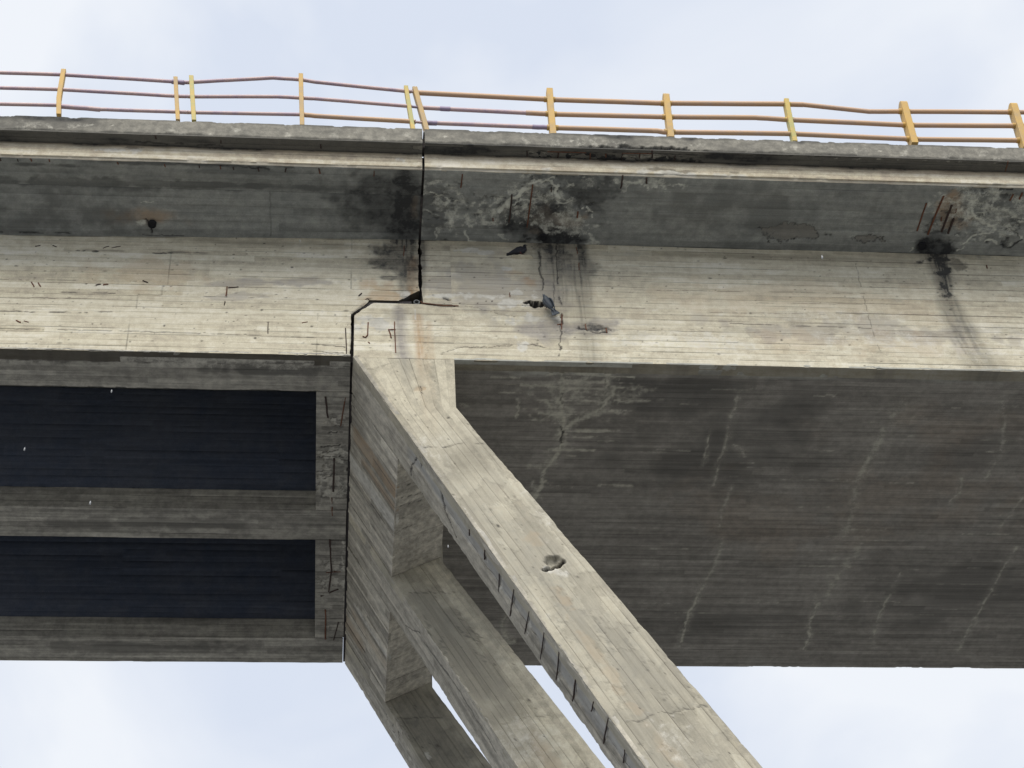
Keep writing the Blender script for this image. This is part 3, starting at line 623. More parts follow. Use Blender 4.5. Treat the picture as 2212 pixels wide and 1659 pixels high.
for p, w, a in ((z6((480, 300), (435, 450), (430, 510), (395, 600), (370, 720)), 0.05, 0.55), (z6((455, 730), (410, 830), (390, 920)), 0.06, 0.45),
                (z6((405, 980), (380, 1080), (300, 1230)), 0.08, 0.42), (z6((300, 1230), (250, 1320), (235, 1390), (210, 1480)), 0.045, 0.8), (z6((430, 510), (510, 560), (515, 590)), 0.05, 0.5),
                (z6((1250, 340), (1170, 450), (1100, 590)), 0.16, 0.40), (z6((1100, 590), (1030, 700), (1020, 820), (990, 940)), 0.10, 0.48),
                (z6((1060, 1000), (950, 1150), (850, 1280)), 0.16, 0.36), (z6((850, 1280), (810, 1380), (815, 1430), (785, 1490)), 0.045, 0.75),
                (z6((1240, 1130), (1190, 1230), (1120, 1370), (1105, 1480)), 0.05, 0.55), (z6((1710, 310), (1725, 430), (1700, 580), (1640, 690)), 0.07, 0.40),
                (z6((1780, 1010), (1710, 1130), (1640, 1250), (1560, 1390), (1510, 1490)), 0.06, 0.55), (z6((1525, 690), (1520, 750), (1470, 800)), 0.04, 0.5),
                (z6((1815, 780), (1740, 870), (1710, 910)), 0.05, 0.45), (z6((355, 460), (335, 540), (315, 640)), 0.025, 0.6),
                (z8((905, 555), (880, 590), (880, 630), (920, 680)), 0.05, 0.9)):
    sh.line('white', p, w * 0.9, min(1, a * 0.95), jit=0.022, brk=0.30, soft=1.0, js=5.0); sh.line('white', p, w * 2.8, a * 0.34, jit=0.05, soft=1.0, js=3.0)
sh.blob('white', z8((925, 690))[0], 0.3, 0.12, 0.7, rag=0.7, scale=6)
for c, rx, ry, a in (((600, 430), 1.6, 0.9, 0.45), ((200, 600), 2.0, 1.0, 0.40), ((1500, 560), 1.6, 0.8, 0.2), ((1600, 1250), 2.2, 1.0, 0.35), ((500, 1350), 2.0, 0.6, 0.3), ((100, 300), 1.2, 0.5, 0.45)):
    sh.blob('dark', z6(c)[0], rx, ry, a, rag=0.7, scale=0.9, soft=1.0, seed=c[1])
for c, rx, ry in (((700, 900), 2.2, 1.1), ((1300, 760), 2.0, 1.3), ((250, 700), 0.8, 0.8), ((1500, 450), 2, 0.6)):
    sh.blob('rust', z6(c)[0], rx, ry, 0.09, rag=0.7, scale=1.2, soft=1.0, seed=c[1])
sh.emit(sof, 0.03, 0, 'BT')
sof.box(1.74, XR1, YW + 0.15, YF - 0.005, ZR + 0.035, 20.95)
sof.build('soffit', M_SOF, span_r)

# ---- cross wall between the heads of the legs
def xl_leg(z): return 0.174 + 0.5226 * (20.751 - z)
def xr_leg(z): return np.where(z > 19.69, 1.775, 1.775 + 0.604 * (19.69 - z))
LD = np.array([0.5226, 0, -1.0]); LD /= np.linalg.norm(LD)           # down the leg
LN = np.array([-1.0, 0, -0.5226]); LN /= np.linalg.norm(LN)          # outward of the left faces
ZWB = 19.345; PWB = np.array([xl_leg(ZWB), 0, ZWB]); LT = np.array([xl_leg(20.751), 0, 20.751])
Lw = np.linalg.norm(PWB - LT)
wall = MB(); wall_b = MB()
def mark_wall(s):
    Yc = s.P0[:, :, 1]; T = (s.P0 - LT) @ LD
    def board(y0, y1, t0, t1, ch, a, slant=0.0):
        yy = Yc + (fbm(s.a * 1.5, s.b * 0.5, 5, 3) - 0.5) * 0.10; m = sstep(y0 - 0.02, y0 + 0.02, yy) * (1 - sstep(y1 - 0.02, y1 + 0.02, yy)) * sstep(t0 - 0.1, t0 + 0.1, T) * (1 - sstep(t1 - 0.1, t1 + 0.1, T)); s.put(ch, m * a)
    board(22.50, 22.84, 0.1, 1.7, 'rust', 0.6); board(22.95, 23.12, 0.4, 1.7, 'rust', 0.5); board(22.2, 22.5, -1, 0.5, 'dark', 0.3)
    board(23.26, 23.64, -0.1, 1.7, 'white', 0.75); board(27.0, 27.14, 0.3, 1.7, 'white', 0.55); board(27.25, 27.5, 0.2, 1.6, 'rust', 0.3); board(27.7, 28.1, -1, 0.7, 'rust', 0.4)
    s.line('crack', z5((330, 505), (380, 560), (400, 590)), 0.02, 0.9, jit=0.01, depth=0.01)
    s.line('crack', z5((310, 640), (345, 660)), 0.015, 0.8); s.line('crack', z5((300, 700), (330, 740)), 0.015, 0.7)
for (y0, y1, sd) in ((21.86, 24.81, 51), (25.76, 28.49, 53)):
    rows, gr, bi = board_rows(y0, y1, 0.135, 0.03, seed=sd, jit=0.3)
    sh = grid_sheet(LT, LD, (0, 1, 0), spaced([(0.0, Lw, 0.022)]), rows, LN, gr=gr, bi=bi, seed=sd, panel=1.1, groove=0.012, step=0.012, tone=0.75, toneseg=1.4)
    mark_wall(sh); sh.emit(wall, 0.05, 0, 'R')
    bx = np.array([1.74 - PWB[0], 0, 19.78 - PWB[2]]); Lb = np.linalg.norm(bx); bx /= Lb; BN = np.array([bx[2], 0, -bx[0]])
    rows, gr, bi = board_rows(y0, y1, 0.30, 0.03, seed=sd + 1)
    P0 = PWB + spaced([(0.0, Lb, 0.025)])[None, :, None] * bx + rows[:, None, None] * np.array([0, 1.0, 0])
    sh = Sheet(P0, BN, gr, bi, seed=sd + 1, panel=1.2, groove=0.01, tone=0.4)
    for p in (z5((600, 1280), (760, 1240)), z5((590, 1330), (720, 1300)), z5((600, 1410), (650, 1395)), z5((600, 1470), (680, 1450)), z5((640, 1200), (700, 1170))):
        sh.line('crack', p, 0.012, 0.75, jit=0.015, depth=0.006)
    sh.emit(wall_b, 0.03)
    wall.prism_xz([(LT[0] + 0.05, 20.72), (PWB[0] + 0.045, ZWB + 0.06), (1.735, 19.83), (1.76, 20.715)], y0, y1)
WALL = wall.build('cross_wall', M_LGS, span_r)
wall_b.build('soffit', M_LGS, WALL)

# ---- the three slanting legs
def leg(y0, y1, seed, marks_front, marks_side):
    mb = MB(); side = MB()
    zs = spaced([(0.0, 8.6, 0.017 if seed == 61 else 0.025), (8.6, 22.4, 0.3)]); Zs = 20.724 - zs
    rows, gr, bi = board_rows(0, 1.25, 0.135, 0.017 if seed == 61 else 0.03, seed=seed, jit=0.2); rows = rows / 1.25
    L = xl_leg(Zs); Rr = xr_leg(Zs)
    X = L[None, :] + (Rr - L)[None, :] * rows[:, None]
    P0 = np.stack([X, np.full_like(X, y0), np.repeat(Zs[None, :], len(rows), 0)], -1)
    sh = Sheet(P0, (0, -1, 0), gr, bi, panel=4.5, seed=seed, groove=0.007, tone=0.40, gdark=0.62, step=0.004, pits=0.5)
    marks_front(sh); sh.emit(mb, 0.22, 0, 'BT')
    rows, gr, bi = board_rows(y0, y1, 0.21, 0.02, seed=seed + 2)
    t = spaced([(0.0 if seed == 61 else 0.0, 9.6, 0.02), (9.6, 25.3, 0.3)])
    sh = grid_sheet(LT, LD, (0, 1, 0), t, rows, LN, gr=gr, bi=bi, seed=seed + 2, panel=3.3, groove=0.006, tone=0.45, step=0.004)
    marks_side(sh); sh.emit(side, 0.06, 0, 'BT')
    z_b = GROUND_Z - 0.3
    poly = [(xl_leg(20.70) + 0.045, 20.70), (xl_leg(z_b) + 0.045, z_b), (float(xr_leg(z_b)), z_b), (1.775, 19.69), (1.772, 20.715)]
    mb.prism_xz(poly, y0 + 0.20, y1)
    o = mb.build('leg', M_LEG, span_r); side.build('side_face', M_LGS, o)
    MB().box(xl_leg(GROUND_Z) - 0.8, float(xr_leg(GROUND_Z)) + 0.8, y0 - 0.6, y1 + 0.6, GROUND_Z - 0.4, GROUND_Z + 0.55).build('footing', M_KRB, o)
    return o
def near_front(s):
    s.line('crack', z5((690, 965), (860, 965), (960, 945), (1000, 940), (1110, 942)), 0.016, 0.75, jit=0.012, depth=0.006, brk=0.30)
    s.line('crack', z5((380, 480), (450, 470), (560, 440), (640, 455)), 0.011, 0.45, jit=0.02, brk=0.4)
    s.poly_streak('patch', [(872, 782), (883, 830), (890, 860)], 0.17, 0.08, 0.8, 0.1, 0.4, seed=1)
    s.poly_streak('rust', [(912, 782), (922, 850), (935, 930)], 0.16, 0.20, 0.45, 0.08, 0.6, seed=2)
    s.poly_streak('white', [(930, 960), (950, 1040)], 0.35, 0.25, 0.35, 0.1, 0.9, seed=3)
    s.blob('rust', z5((722, 600))[0], 0.05, 0.09, 0.9, rag=0.6, scale=12, depth=0.008); s.line('crack', z5((715, 585), (725, 600), (722, 620), (735, 632)), 0.012, 0.8, jit=0.01)
    s.blob('dark', z5((895, 782))[0], 0.025, 0.04, 0.95, rag=0.4, scale=15, depth=0.01)
    # broken-out hole with a white lime lip
    hm = s.blob(None, (1194, 1213), 0.15, 0.15, 1.0, rag=0.30, scale=6, soft=0.35, seed=5)
    s.h -= hm * 0.07 * (0.4 + 1.2 * fbm(s.a * 14, s.b * 14, 5, 4)); s.put('patch', hm * 0.6); s.put('dark', hm * 0.3 * sstep(0.45, 0.65, fbm(s.a * 16, s.b * 16, 8, 3)))
    s.put('white', s.blob(None, (1203, 1234), 0.20, 0.09, 0.85, rot=0.9, rag=0.5, scale=8, seed=6) * (1 - hm))
    s.line('crack', z8((1098, 318), (1140, 308), (1165, 292), (1192, 274)), 0.038, 1.0, jit=0.014, depth=0.08, soft=0.35)
    # flaked surface and stains lower down
    for c, rx, ry, ch, a in (((1130, 1130), 0.5, 0.35, 'patch', 0.55), ((1170, 1180), 0.35, 0.25, 'patch', 0.6), ((1250, 1330), 0.9, 0.20, 'patch', 0.45), ((1235, 1380), 0.45, 0.16, 'patch', 0.6), ((1310, 1380), 0.9, 0.25, 'patch', 0.35),
                             ((1290, 1420), 0.9, 0.10, 'rust', 0.35), ((1215, 1290), 0.6, 0.14, 'rust', 0.4), ((1150, 1155), 0.25, 0.14, 'rust', 0.35), ((1440, 1620), 0.45, 0.12, 'rust', 0.35),
                             ((1450, 1530), 0.7, 0.05, 'patch', 0.8), ((1400, 1545), 0.5, 0.06, 'patch', 0.8), ((1380, 1590), 0.12, 0.12, 'patch', 0.8), ((1180, 1100), 0.8, 0.3, 'white', 0.25), ((1460, 1600), 0.5, 0.3, 'white', 0.3)):
        s.blob(ch, c, rx, ry, a, rag=0.65, scale=5, seed=int(c[0] + c[1]))
    s.line('crack', z8((1480, 1095), (1600, 1085), (1640, 1060), (1760, 1045), (1930, 1015)), 0.014, 0.65, jit=0.03, brk=0.34, depth=0.008)
    s.line('white', z8((1490, 1090), (1560, 1082), (1620, 1078)), 0.022, 0.9, jit=0.02, brk=0.3); s.line('white', z8((1630, 1055), (1770, 1055)), 0.03, 0.9, jit=0.02, brk=0.3)
    s.line('patch', z8((1560, 1060), (1680, 1030), (1930, 1010)), 0.10, 0.8, jit=0.05)
    s.line('patch', z8((1110, 330), (1340, 680), (1500, 880)), 0.10, 0.35, jit=0.06)
    T = s.a - s.a.min(); fl = fbn(s.a * 2.3, s.b * 4.2, 57, 5); zone = sstep(2.2, 3.2, T)
    skin = sstep(0.52, 0.57, fl) * zone                    # scaling skin: thin flakes still on, bare mortar between
    s.tone += (skin - 0.45) * 0.30 * zone; s.h += skin * 0.004; s.put('crack', np.clip(skin * (1 - skin) * 4, 0, 1) * 0.28)
    s.put('patch', sstep(0.3, 4.5, s.a - s.a.min()) * (0.42 + 0.5 * fbn(s.a * 0.9, s.b * 2.2, 47, 5)))
def near_side(s):
    # a band where the cover has fallen off
    T = s.a - s.a.min(); Yc = s.P0[:, :, 1]
    m = sstep(1.75, 2.0, T) * sstep(YW + 0.10, YW + 0.14, Yc + (fbm(s.a * 2, s.b, 3, 4) - 0.5) * 0.25) * (1 - sstep(YW + 0.50, YW + 0.54, Yc + (fbm(s.a * 1.5, s.b, 8, 4) - 0.5) * 0.35))
    s.put('patch', m * 0.95); s.h -= m * 0.022 * (0.5 + fbm(s.a * 6, s.b * 6, 4, 4))
    s.line('crack', z5((630, 920), (690, 965), (690, 1020), (660, 1100), (655, 1130)), 0.02, 0.85, jit=0.03, depth=0.01); s.line('crack', z5((690, 1020), (720, 1040), (745, 1015)), 0.018, 0.8, jit=0.03)
    s.line('crack', z5((720, 1040), (715, 1090)), 0.018, 0.8, jit=0.03)
    s.line('crack', z5((790, 1150), (830, 1210), (850, 1290), (880, 1370), (920, 1470), (945, 1530)), 0.022, 0.95, jit=0.02, depth=0.02)
    for c in z5((940, 1355), (1025, 1495)): s.blob('crack', c, 0.07, 0.035, 0.8, rag=0.6, scale=10, depth=0.02)
    s.line('crack', z5((330, 510), (375, 560), (405, 610)), 0.03, 0.9, jit=0.012, depth=0.02)
    s.line('white', z5((300, 420), (700, 990), (1200, 1660)), 0.02, 0.35, jit=0.02, brk=0.4)
    for i, p in enumerate(STIR):
        s.line('dark', p, 0.03, 0.4, jit=0.015, depth=0.015, seed=i); s.line('white', [(x + 3, y + 2) for x, y in p], 0.045, 0.55, jit=0.04, brk=0.5, seed=i)
    for c, rx in (((1150, 870), 0.45), ((1250, 990), 0.6), ((1350, 1120), 0.5), ((1090, 740), 0.4)):
        s.blob('dark', z8(c)[0], rx, 0.10, 0.32, rag=0.5, scale=4, seed=c[0])
STIR = (z8((715, 112), (714, 140)), z8((793, 215), (790, 262)), z8((866, 338), (863, 430)), z8((942, 418), (922, 552)), z8((1019, 528), (998, 645)), z8((1096, 638), (1088, 700), (1077, 775)), z8((1173, 738), (1166, 820), (1158, 880)),
        z8((1258, 880), (1243, 990)), z8((1350, 992), (1340, 1042)), z8((1425, 1075), (1400, 1205)), z8((1510, 1240), (1503, 1305)))
def mid_front(s):
    s.line('crack', z8((370, 440), (500, 435), (655, 428)), 0.014, 0.5, jit=0.02, brk=0.35)
    s.blob('patch', (1010, 1440), 3.2, 0.8, 0.55, rag=0.35, scale=1.5, seed=2); s.blob('dark', (1000, 1400), 2.4, 0.5, 0.22, rag=0.5, seed=3)
    s.blob('white', (1140, 1610), 0.8, 0.5, 0.3, rag=0.5, seed=4); s.blob('rust', (1170, 1620), 0.9, 0.2, 0.4, rag=0.5, seed=5)
    s.line('crack', z8((820, 1120), (900, 1105), (1000, 1070), (1190, 1062)), 0.012, 0.4, jit=0.02, brk=0.4)
    for p in (z8((560, 500), (700, 640), (800, 800)), z8((640, 520), (780, 700)), z8((470, 560), (560, 700), (640, 830))): s.line('dark', p, 0.03, 0.5, jit=0.06, brk=0.42)
def mid_side(s):
    s.line('crack', z8((390, 605), (420, 625), (460, 640)), 0.014, 0.8, jit=0.012); s.line('crack', z8((345, 410), (360, 440)), 0.02, 0.8)
    s.line('dark', z8((480, 690), (640, 900), (850, 1250)), 0.03, 0.6, jit=0.02)
def far_front(s):
    s.blob('patch', (930, 1560), 3.0, 0.9, 0.7, rag=0.3, scale=1.5); s.blob('dark', (930, 1560), 3.0, 0.9, 0.35, rag=0.5); s.blob('white', z8((500, 1270))[0], 0.10, 0.07, 0.8, rag=0.4, scale=8)
    s.line('crack', z8((330, 1085), (450, 1080), (560, 1070)), 0.014, 0.5, jit=0.03, brk=0.4)
def far_side(s):
    s.line('crack', z8((288, 1020), (325, 1085), (322, 1120)), 0.02, 0.8, jit=0.02); s.line('crack', z8((290, 1060), (290, 1090)), 0.015, 0.8); s.line('crack', z8((320, 1140), (345, 1180)), 0.015, 0.8); s.line('crack', z8((350, 1140), (352, 1165)), 0.015, 0.8)
    s.blob('white', z8((350, 1200))[0], 1.2, 0.2, 0.3, rag=0.5)
leg(YW, 21.85, 61, near_front, near_side)
leg(24.82, 25.75, 64, mid_front, mid_side)
leg(28.50, YF, 67, far_front, far_side)
# stirrups laid bare along the side of the near leg
for p in STIR:
    rebar(span_r, p, LT, LN, 0.011, 0.0, M_REB)

# ---- overhanging deck slabs
def overhang(parent, xs, prof, seed, marks, x0, x1, zin):
    """prof: list of (Y, Z) from the web outwards"""
    mb = MB()
    for k, ((ya, za), (yb, zb_)) in enumerate(zip(prof[:-1], prof[1:])):
        Ld = math.hypot(yb - ya, zb_ - za); rows, gr, bi = board_rows(0, Ld, 0.14, 0.018, seed=seed + k)
        d = np.array([0, (yb - ya) / Ld, (zb_ - za) / Ld]); N = np.cross(np.array([1.0, 0, 0]), d); N = N if N[2] < 0 else -N
        P0 = np.array([0, ya, za]) + xs[None, :, None] * np.array([1.0, 0, 0]) + rows[:, None, None] * d
        if zin is not None:                            # the root of the haunch drops slightly to the left
            w = (1 - rows / Ld)[:, None] if k == 0 else np.zeros((len(rows), 1)); P0[:, :, 2] += w * np.minimum(0, (xs[None, :] - 1.28) * 0.0235)
        sh = Sheet(P0, N, gr, bi, panel=2.7, seed=seed + k, groove=0.004, tone=0.30, gdark=0.35, step=0.003, wob=0.004)
        marks(sh, k); sh.emit(mb, 0.03)
    ya, za = prof[0]; yb, zb_ = prof[-1]
    core = [(y + (0.0 if i else -0.0), z + 0.045) for i, (y, z) in enumerate(prof)] + [(yb, 24.04), (30.75, 24.04), (30.75, 23.70), (29.27, 23.64), (YW + 0.15, 23.64)]
    mb.prism_yz(core, x0, x1)
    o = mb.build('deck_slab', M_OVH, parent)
    MB().box(x0, x1, 19.80, 30.45, 24.041, 24.10).build('road_surface', M_ASPH, o)
    return o
def marks_ovl(s, k):
    s.blob('dark', (866, 425), 0.62, 1.3, 1.0, rag=0.28, soft=1.0, scale=3.4, seed=1); s.blob('dark', (864, 480), 0.62, 0.7, 1.0, rag=0.28, soft=1.0, scale=3.4, seed=2); s.blob('dark', (812, 430), 1.0, 1.0, 0.7, rag=0.5, soft=1, seed=3)
    s.blob('rust', (895, 440), 0.10, 0.4, 0.35, rag=0.5, seed=4)
    s.blob('dark', (60, 470), 2.0, 0.7, 0.42, rag=0.6, soft=1, seed=5); s.blob('dark', (150, 395), 3.0, 0.16, 0.5, rag=0.5, seed=6); s.blob('dark', (450, 400), 2.6, 0.08, 0.45, rag=0.5, seed=7)
    s.blob('dark', (420, 355), 1.8, 0.05, 0.55, rag=0.6, seed=8); s.blob('dark', (60, 355), 1.0, 0.05, 0.5, rag=0.6, seed=9); s.blob('dark', (560, 370), 1.2, 0.10, 0.3, rag=0.6, seed=19)
    if k == 0:
        s.blob('rust', (325, 468), 0.75, 0.20, 0.42, rag=0.4, soft=1, seed=10); s.blob('white', (310, 478), 0.10, 0.08, 0.6, rag=0.6, scale=9, depth=0.01)
        s.line('crack', z1((0, 860), (700, 880), (2212, 925)), 0.035, 0.7, jit=0.015, soft=0.9); s.line('crack', z1((0, 1150), (280, 1158), (540, 1163)), 0.02, 0.85, jit=0.01, brk=0.35)
        s.line('crack', z1((920, 1180), (1190, 1188)), 0.014, 0.8, jit=0.01); s.line('white', z1((900, 985), (995, 988)), 0.012, 0.5)
        s.line('crack', z1((1745, 760), (1755, 1200)), 0.010, 0.45, jit=0.01)
        s.line('crack', z1((950, 1085), (975, 1130), (985, 1165)), 0.022, 0.9, jit=0.015, depth=0.01)
    if k == 1: s.line('dark', z1((820, 715), (1000, 712), (1200, 722), (1500, 745), (1740, 765)), 0.03, 0.75, jit=0.02)
def marks_ovr(s, k):
    s.blob('dark', (930, 440), 0.30, 0.9, 0.4, rag=0.6, seed=1); s.blob('dark', (1170, 470), 1.0, 0.8, 0.75, rag=0.5, soft=0.9, seed=2); s.blob('dark', (1265, 415), 0.8, 0.55, 0.6, rag=0.6, seed=3)
    s.blob('dark', (1195, 510), 0.8, 0.30, 0.95, rag=0.5, seed=4); s.blob('dark', (1600, 440), 2.4, 0.8, 0.32, rag=0.6, soft=1, seed=5); s.blob('dark', (2020, 535), 0.45, 0.28, 0.9, rag=0.4, seed=6)
    s.blob('dark', (2150, 450), 0.9, 0.5, 0.3, rag=0.7, seed=7); s.blob('rust', (2050, 460), 0.42, 0.45, 0.5, rag=0.6, scale=3, seed=8); s.blob('rust', (1180, 470), 0.6, 0.35, 0.32, rag=0.6, seed=9)
    W = [(z2((1380, 780), (1480, 770), (1560, 790), (1570, 850), (1610, 880), (1665, 875)), 0.05, 1.0), (z2((1380, 800), (1340, 850), (1270, 890), (1210, 950), (1160, 985)), 0.07, 0.95), (z2((1500, 770), (1490, 750), (1550, 740)), 0.04, 0.8),
         (z2((1250, 910), (1400, 880), (1500, 880)), 0.035, 0.8), (z2((1080, 1010), (1120, 1050), (1075, 1050)), 0.06, 0.8), (z2((970, 1090), (990, 1150), (1050, 1170)), 0.05, 0.9), (z2((1050, 1180), (1150, 1195), (1230, 1180)), 0.04, 0.9),
         (z2((1200, 1100), (1230, 1150)), 0.06, 0.7), (z2((730, 840), (800, 860), (880, 910), (800, 930)), 0.04, 0.7), (z2((700, 960), (780, 985)), 0.04, 0.5), (z2((760, 1110), (780, 1180)), 0.05, 0.7), (z2((890, 1010), (880, 1050)), 0.05, 0.7),
         (z2((1730, 945), (1750, 915), (1770, 960), (1800, 990)), 0.03, 0.9), (z2((1780, 1100), (1820, 1150), (1770, 1180)), 0.07, 0.6), (z2((1560, 900), (1640, 905)), 0.04, 0.7), (z2((1460, 1000), (1560, 1060), (1700, 1090)), 0.10, 0.45), (z2((1990, 770), (2110, 775)), 0.05, 0.7), (z2((2130, 800), (2190, 810)), 0.05, 0.7),
         (z3((30, 670), (190, 650)), 0.05, 0.6),
         (zd((1260, 400), (1380, 420), (1460, 340)), 0.035, 0.8), (zd((1380, 520), (1420, 640), (1500, 700), (1600, 770), (1700, 850)), 0.055, 1.0), (zd((1420, 600), (1550, 600), (1560, 640)), 0.03, 0.95), (zd((1700, 870), (1550, 910), (1400, 950), (1300, 1010), (1130, 1080)), 0.035, 1.0),
         (zd((1090, 960), (1230, 990), (1300, 960)), 0.03, 0.8), (zd((1560, 1050), (1680, 1040), (1780, 1080)), 0.05, 0.8), (zd((1110, 1170), (1200, 1130)), 0.03, 0.7), (zd((1700, 870), (1900, 840)), 0.02, 0.7), (zd((1080, 340), (1160, 320)), 0.04, 0.5), (zd((2100, 930), (2200, 960)), 0.04, 0.6), (zd((320, 1220), (370, 1170)), 0.03, 0.6)]
    for i, (p, w, a) in enumerate(W): s.line('white', p, w * 0.8, a, jit=0.04, brk=0.22, soft=0.8, js=7, seed=i, depth=-0.008)
    for c, rx, ry in ((z2((1440, 850))[0], 0.55, 0.35), (z2((1600, 1030))[0], 0.5, 0.3), (z2((840, 900))[0], 0.45, 0.35), (z2((860, 1030))[0], 0.5, 0.2), (z2((1200, 960))[0], 0.5, 0.25), (zd((1500, 500))[0], 0.8, 0.5), (zd((1800, 600))[0], 0.8, 0.5), (z2((2080, 780))[0], 0.8, 0.12)):
        s.blob('white', c, rx, ry, 0.38, rag=0.9, scale=6, depth=0.008, seed=int(c[0]))
    for c, rx, ry in ((z2((1450, 900))[0], 0.9, 0.6), (z2((850, 950))[0], 0.6, 0.6), (zd((1500, 600))[0], 1.1, 0.7)):
        m = s.blob(None, c, rx, ry, 1.0, rag=0.6, scale=4, soft=0.5, seed=int(c[1])); f = fbn(s.a * 7, s.b * 11, 61, 5)
        s.h -= m * 0.035 * f; s.put('dark', m * sstep(0.62, 0.85, f) * 0.7)
    for p in (zd((1400, 150), (1620, 165)), zd((1760, 160), (1900, 190), (2040, 200)), zd((1820, 1110), (1940, 1130), (2030, 1110), (2100, 1050), (2150, 1000)), zd((1960, 860), (2060, 870), (2130, 960)), zd((1640, 480), (1620, 600), (1800, 470))):
        s.line('dark', p, 0.03, 0.9, jit=0.03, depth=0.01)
    # two flaked patches with dark rims
    for c, rx, ry in ((z3((815, 945))[0], 0.56, 0.17), (z3((1245, 975))[0], 0.30, 0.15)):
        m = s.blob(None, c, rx, ry, 1.0, rag=0.55, scale=4.5, soft=0.25, seed=33); s.h -= m * 0.012; rim = np.clip(m * (1 - m) * 4, 0, 1); s.put('dark', np.maximum(rim * 0.75, m * 0.22)); s.put('rust', m * 0.10)
    s.line('crack', z2((790, 1165), (980, 1170)), 0.02, 0.8, jit=0.01, brk=0.3)
ZWR = 23.54
DSL = overhang(span_l, spaced(XSEG_L), [(YW, 23.55), (20.10, 23.63), (YO, ZO)], 71, marks_ovl, XL0, 1.25, True)
DSR = overhang(span_r, spaced(XSEG_R), [(YW, ZWR), (YO, ZO)], 81, marks_ovr, 1.29, XR1, None)

# ---- slab edge (pale) and kerb (grey, weathered), one of each per span
def edge_kerb(parent, xs, x0, x1, seed, spalls):
    mb = MB()
    P = np.array([0, YO - 0.02, ZO + 0.03])
    rows, gr, bi = board_rows(0, 0.045, 0.045, 0.02, seed=seed); d = np.array([0, -0.35, 0.65]); d /= np.linalg.norm(d)      # drip chamfer
    sh = Sheet(np.array([0, YO, ZO - 0.002]) + xs[None, :, None] * np.array([1.0, 0, 0]) + rows[:, None, None] * np.array([0, -0.45, 0.9]), (0, -0.9, -0.45), gr, bi, seed=seed, tone=0.2); sh.put('patch', np.full(sh.a.shape, 0.35)); sh.emit(mb, 0.02)
    rows, gr, bi = board_rows(ZO + 0.039, 24.0, 0.11, 0.02, seed=seed + 1)
    ywob = -0.020
    sh = grid_sheet((0, YO + ywob - 0.02, 0), (1, 0, 0), (0, 0, 1), xs, rows, (0, -1, 0), gr=gr, bi=bi, seed=seed + 1, groove=0.006, step=0.006, tone=0.35, gdark=0.6, panel=4)
    top = sstep(0.10, 0.0, 24.0 - sh.P0[:, :, 2] + (fbm(sh.a * 1.5, sh.b * 3, 3, 4) - 0.5) * 0.12)
    sh.put('dark', top * 0.8); sh.put('rust', sstep(0.22, 0.05, 24.0 - sh.P0[:, :, 2]) * 0.30 * fbm(sh.a * 0.5, sh.b, 9, 3))
    for c, rx in spalls: sh.blob('white', c, rx, 0.06, 0.7, rag=0.7, scale=6, seed=int(c[0])); sh.blob('dark', (c[0] + 30, c[1] - 6), rx * 0.6, 0.04, 0.5, rag=0.7, scale=6)
    sh.emit(mb, 0.05, 0, 'BLR'); mb.box(x0, x1, YO + 0.01, YO + 0.30, ZO + 0.06, 23.99)
    o1 = mb.build('slab_edge', M_EDG, parent)
    kb = MB(); YK = 19.29
    rows, gr, bi = board_rows(YK, YO - 0.02, 0.13, 0.016, seed=seed + 2)
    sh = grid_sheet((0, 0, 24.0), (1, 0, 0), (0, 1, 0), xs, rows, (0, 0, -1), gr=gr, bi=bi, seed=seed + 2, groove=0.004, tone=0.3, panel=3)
    sh.put('dark', 0.38 + sstep(0.45, 0.75, fbm(sh.a * 0.7, sh.b * 4, seed, 4)) * 0.5)  # constant part paints the shade under the kerb; the noise is staining
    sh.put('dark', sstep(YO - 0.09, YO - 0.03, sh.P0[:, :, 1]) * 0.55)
    if x0 > 0:
        for c, rx in ((zk((450, 200))[0], 0.7), (zk((900, 230))[0], 0.9), (zk((1650, 240))[0], 0.7), (zk((300, 190))[0], 0.4)): sh.blob('dark', c, rx, 0.10, 0.95, rag=0.5, scale=5, depth=0.012, seed=int(c[0]))
        for c, rx in ((zk((1280, 195))[0], 0.5), (zk((260, 150))[0], 0.2), (zk((1560, 180))[0], 0.2)): sh.blob('white', c, rx, 0.06, 0.45, rag=0.6, scale=7, seed=int(c[0]))
        sh.line('crack', zk((80, 128), (420, 140), (1180, 152), (1620, 160), (2212, 190)), 0.016, 0.8, jit=0.008, brk=0.3)
        sh.line('crack', z3((180, 470), (900, 480), (1500, 510), (2212, 530)), 0.014, 0.8, jit=0.008, brk=0.3)
    else:
        sh.blob('crack', z2((665, 550))[0], 0.12, 0.07, 1.0, rag=0.5, scale=8, depth=0.03); sh.line('crack', z1((880, 590), (1440, 615)), 0.025, 0.7, jit=0.02, brk=0.35)
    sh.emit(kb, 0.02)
    rows = np.linspace(24.0, 24.38, 26)
    sh = grid_sheet((0, YK, 0), (1, 0, 0), (0, 0, 1), xs, rows, (0, -1, 0), gr=np.zeros(26), bi=np.zeros(26, int), seed=seed + 3, wob=0.010, tone=0.0)
    f1 = fbm(sh.a * 5, sh.b * 5, seed + 5, 5); f2 = fbm(sh.a * 1.2, sh.b * 2.5, seed + 6, 4); zz = sh.P0[:, :, 2]
    sh.put('white', sstep(0.54, 0.70, f1) * 0.34 * sstep(24.36, 24.22, zz + (f2 - 0.5) * 0.2)); sh.put('dark', sstep(24.30, 24.38, zz + (f2 - 0.5) * 0.22) * 0.42 + sstep(0.56, 0.72, f2) * 0.35)
    sh.h += (f1 - 0.5) * 0.008
    low = sstep(24.06, 24.0, zz - (fbm(sh.a * 4, sh.b * 0, seed + 8, 4) - 0.45) * 0.10); sh.h -= low * 0.022      # chipped lower edge
    sh.put('dark', low * 0.45)
